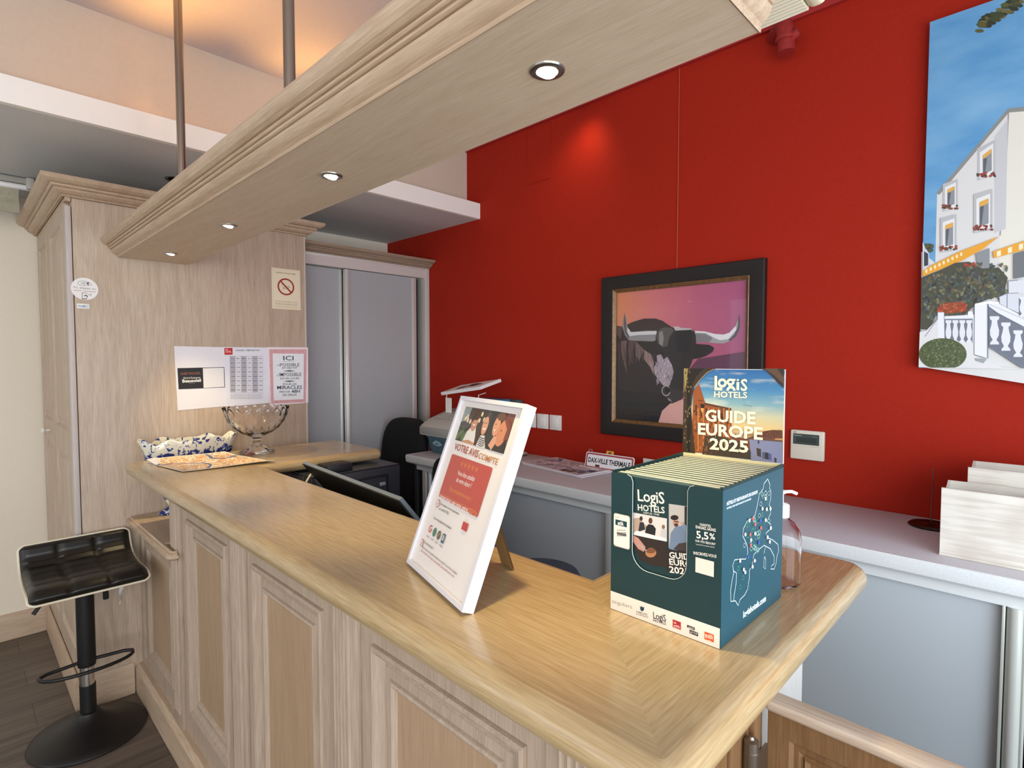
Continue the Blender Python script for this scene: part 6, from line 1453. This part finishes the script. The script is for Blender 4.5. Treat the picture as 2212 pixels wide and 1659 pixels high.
# hotel painting
t = thing('hotel_painting', (0.1, YR, -0.024), 'unframed tall canvas painting of a white hotel under blue sky at the right edge', 'painting')
QX = 0.62
MB().box(-0.3165, QX, YR-0.030, YR-0.004, -0.024, 1.076, 0.001).build('canvas', plain('#3A1A16', 0.7), t, smooth=0)
S = Sheet((-0.3165, YR-0.0302, -0.024), (1, 0, 0), (0, 0, 1)).crop(1960, 0, 2.0238)
S.step = 0.00003
def sky():
    m, nt, b = newmat('painted_sky'); L = nt.links.new; N = nt.nodes.new
    tc = N('ShaderNodeTexCoord'); mp = N('ShaderNodeMapping'); mp.inputs['Scale'].default_value = (4, 4, 9); mp.inputs['Rotation'].default_value = (0, math.radians(12), 0); L(tc.outputs['Object'], mp.inputs['Vector'])
    n = N('ShaderNodeTexNoise'); n.inputs['Scale'].default_value = 1.2; n.inputs['Detail'].default_value = 5; L(mp.outputs[0], n.inputs['Vector'])
    r = N('ShaderNodeValToRGB'); e = r.color_ramp.elements; e[0].position = 0.30; e[0].color = rgb('#4A8FC4'); e[1].position = 0.85; e[1].color = rgb('#86B8DA'); L(n.outputs['Fac'], r.inputs['Fac']); L(r.outputs['Color'], b.inputs['Base Color']); b.inputs['Roughness'].default_value = 0.6; return m
S.rect(0, 0, QX+0.3165, 1.10, sky())
H = lambda pts, c: S.poly(pts, c)
# leaves at the top
S.step, st_ = 0.000002, S.step
for k in range(60):
    x = 310+200*rnd.random(); y = 120-0.62*(x-310)+rnd.uniform(-26, 20); S.ell(x, y, 22, 9, rnd.choice(['#3C4426', '#55562E', '#6A6238', '#2C301C']), n=6)
S.step = st_; S.h += st_
wx = S.px(510, 480)
H([(130, 850), (440, 480), (510, 472), (660, 500), (660, 1700), (60, 1604), (62, 1100), (122, 1150)], '#DAD9D6')
H([(442, 490), (510, 480), (700, 505), (700, 1140), (400, 1240), (405, 1035)], '#E2DFD2'); H([(126, 845), (440, 474), (520, 466), (700, 480), (700, 500), (520, 486), (444, 492), (140, 852)], '#8A8C88'); S.line([(442, 492), (430, 760), (405, 1030)], 0.003, '#8E9092')
H([(380, 600), (440, 520), (430, 1000), (380, 1020)], '#C6C6C8')
def win(x0, y0, x1, y1, sk):
    H([(x0, y0), (x1, y0-sk), (x1, y1-sk*0.6), (x0, y1)], '#B9BABC'); w = x1-x0; h = y1-y0
    H([(x0+w*.15, y0+h*.12), (x1-w*.12, y0+h*.12-sk), (x1-w*.12, y1-h*.05-sk*.6), (x0+w*.15, y1-h*.05)], '#E4E4E2'); H([(x0+w*.3, y0+h*.22), (x1-w*.2, y0+h*.22-sk*.7), (x1-w*.2, y1-h*.18-sk*.5), (x0+w*.3, y1-h*.18)], '#8C9096')
    H([(x0+w*.34, y0+h*.30), (x0+w*.55, y0+h*.30), (x0+w*.42, y1-h*.2), (x0+w*.34, y1-h*.2)], '#5A5E64'); H([(x0+w*.32, y0+h*.20), (x1-w*.22, y0+h*.20-sk*.7), (x1-w*.22, y0+h*.33-sk*.7), (x0+w*.32, y0+h*.33)], '#E0A94C')
    for k in range(26):
        S.ell(x0+w*(.0+rnd.random()*1.0), y1-h*.10+rnd.uniform(-9, 9)-sk*.6*(0.5), 6, 5, rnd.choice(['#6E2A22', '#8A3A2A', '#4A4434', '#A04434']), n=6)
win(305, 650, 385, 790, 40); win(155, 805, 220, 925, 22); win(290, 850, 372, 1020, 24); win(145, 955, 215, 1105, 18)
# awnings
H([(68, 1180), (230, 1100), (400, 1035), (405, 1030), (330, 1090), (240, 1140), (68, 1210)], '#E6A22E')
for k in range(9): S.ell(84+19*k, 1186-9.2*k, 5.5, 9, '#F3E3B4', n=8)
H([(375, 1100), (700, 990), (700, 1040), (378, 1130)], '#E6A22E')
for k in range(6): H([(392+48*k, 1100-15*k), (410+48*k, 1094-15*k), (410+48*k, 1118-15*k), (392+48*k, 1124-15*k)], '#F2E7C8')
H([(300, 1110), (360, 1085), (360, 1170), (310, 1180)], '#8A8E92'); H([(465, 1110), (520, 1095), (520, 1210), (465, 1220)], '#6E7276'); H([(520, 1095), (700, 1060), (700, 1200), (520, 1210)], '#A6A8A6'); H([(68, 1060), (96, 1110), (96, 1165), (68, 1185)], '#C9CED6'); H([(74, 1100), (92, 1110), (92, 1160), (74, 1165)], '#3A3E48')
for k in range(20): S.ell(85+30*rnd.random(), 1070+30*rnd.random(), 8, 7, rnd.choice(['#3E4434', '#55573C']), n=6)
# shrubs
H([(62, 1215), (150, 1180), (210, 1150), (270, 1145), (330, 1175), (400, 1170), (440, 1215), (430, 1250), (425, 1290), (350, 1310), (300, 1330), (240, 1390), (130, 1370), (100, 1440), (60, 1440)], '#47493C')
S.step, st_ = 0.000002, S.step
for k in range(420):
    x = 64+370*rnd.random(); y = 1155+240*rnd.random()
    if y < 1215-(x-62)*0.28+6 or (x > 330 and y > 1310) or (x > 250 and y > 1345): continue
    S.ell(x, y, 9, 6, rnd.choice(['#2E3230', '#565A42', '#5A6460', '#6E5A40', '#3A4038', '#4C523A', '#7A7A5A', '#4A5A5E']), n=6, rot=rnd.random()*3)
S.step = st_; S.h += st_
for k in range(14): S.ell(250+50*rnd.random(), 1150+14*rnd.random(), 6, 4, '#A8402C', n=6)
H([(130, 1350), (180, 1325), (240, 1318), (262, 1340), (255, 1362), (180, 1372), (140, 1366)], '#9A4428')
S.step, st_ = 0.000002, S.step
for k in range(60): S.ell(132+128*rnd.random(), 1325+42*rnd.random(), 6, 4, rnd.choice(['#B84A2A', '#8A3A22', '#C4603A', '#6E4A2A']), n=6)
S.step = st_; S.h += st_
# terrace, balustrades
S.crop(1980, 540, 5.927)
wht, shd, lnc = '#DFE1E6', '#6E7480', '#7C8494'
H([(45, 1050), (130, 1030), (270, 890), (740, 830), (740, 1350), (1100, 1500), (1400, 1528), (30, 1500)], '#DDDDDC')
H([(360, 890), (720, 880), (720, 1190), (360, 1150)], shd)
def baluster(x, y0, y1, w):
    h = y1-y0
    H([(x-w*.5, y0), (x+w*.5, y0), (x+w*.5, y0+h*.10), (x+w*.28, y0+h*.16), (x+w*.34, y0+h*.3), (x+w*.5, y0+h*.5), (x+w*.46, y0+h*.68), (x+w*.2, y0+h*.84), (x+w*.45, y0+h*.93), (x+w*.5, y1), (x-w*.5, y1), (x-w*.45, y0+h*.93), (x-w*.2, y0+h*.84), (x-w*.46, y0+h*.68), (x-w*.5, y0+h*.5), (x-w*.34, y0+h*.3), (x-w*.28, y0+h*.16), (x-w*.5, y0+h*.10)], wht)
for k in range(4): baluster(412+88*k, 900, 1190, 74)
H([(355, 850), (730, 830), (730, 885), (360, 888)], '#E4E6EA'); S.line([(360, 888), (720, 884)], 0.002, lnc); H([(275, 800), (355, 800), (365, 1140), (275, 1120)], '#E6E8EC'); S.line([(357, 810), (365, 1140)], 0.0015, lnc); S.line([(110, 1110), (270, 890)], 0.0025, '#9AA2AE'); H([(660, 790), (720, 790), (735, 870), (660, 850)], '#ECEDEF')
H([(925, 720), (1000, 800), (1400, 1010), (1400, 1520), (1340, 1510), (930, 1240)], shd)
for k, (x, y0, y1) in enumerate(((1000, 850, 1210), (1145, 930, 1290), (1300, 1030, 1370), (1470, 1130, 1460))): baluster(x, y0, y1, 118)
H([(925, 700), (1060, 690), (1420, 880), (1420, 1010), (1040, 810), (930, 730)], '#E2E5EA'); S.line([(930, 730), (1040, 810), (1420, 1010)], 0.002, lnc); S.line([(940, 700), (1420, 905)], 0.0012, '#9AA2AE')
H([(1060, 600), (1160, 560), (1320, 555), (1420, 700), (1420, 860), (1160, 740), (1070, 690)], '#D2D6DC'); H([(1180, 400), (1400, 380), (1400, 560), (1180, 560)], '#D6D9DD'); S.line([(1160, 565), (1160, 745)], 0.002, lnc); S.line([(1060, 602), (1160, 560), (1310, 552)], 0.002, lnc); S.line([(1180, 400), (1300, 390)], 0.002, lnc)
H([(1310, 620), (1400, 600), (1400, 880), (1310, 840)], shd); baluster(1365, 600, 860, 90)
H([(745, 705), (910, 680), (910, 1385), (740, 1335)], '#E6E7EA'); H([(750, 690), (930, 655), (1060, 670), (1060, 690), (920, 700), (755, 712)], '#EEEFF1'); S.line([(912, 690), (912, 1385)], 0.003, lnc); S.line([(745, 712), (740, 1340), (905, 1388)], 0.0015, lnc); S.line([(930, 1240), (1380, 1500)], 0.002, lnc)
H([(745, 1385), (900, 1395), (860, 1450), (760, 1420)], '#9AA0A4')
pts = [(340+305*math.cos(a), 1335+205*math.sin(a)) for a in [2*PI*k/30 for k in range(30)]]
pts = [(max(p[0], 34), min(p[1], 1505)) for p in pts]
H(pts, '#4E5A34')
S.step, st_ = 0.000002, S.step
for k in range(240):
    a = rnd.random()*2*PI; q = math.sqrt(rnd.random())*0.93; x, y = 340+305*q*math.cos(a), 1335+200*q*math.sin(a)
    if x < 48 or y > 1492: continue
    S.ell(x, y, 15, 9, rnd.choice(['#3C4628', '#66704A', '#5A663C', '#7C8462', '#434E2C', '#56624A']), n=6, rot=rnd.random()*3)
S.step = st_; S.h += st_
S.build('painted_scene', t)

# ------------------------------------------------------------------ raise everything from eye level to the floor
for o in TOPS:
    o.location.z += HC
for o in bpy.data.objects:
    if '_base' in o: del o['_base']
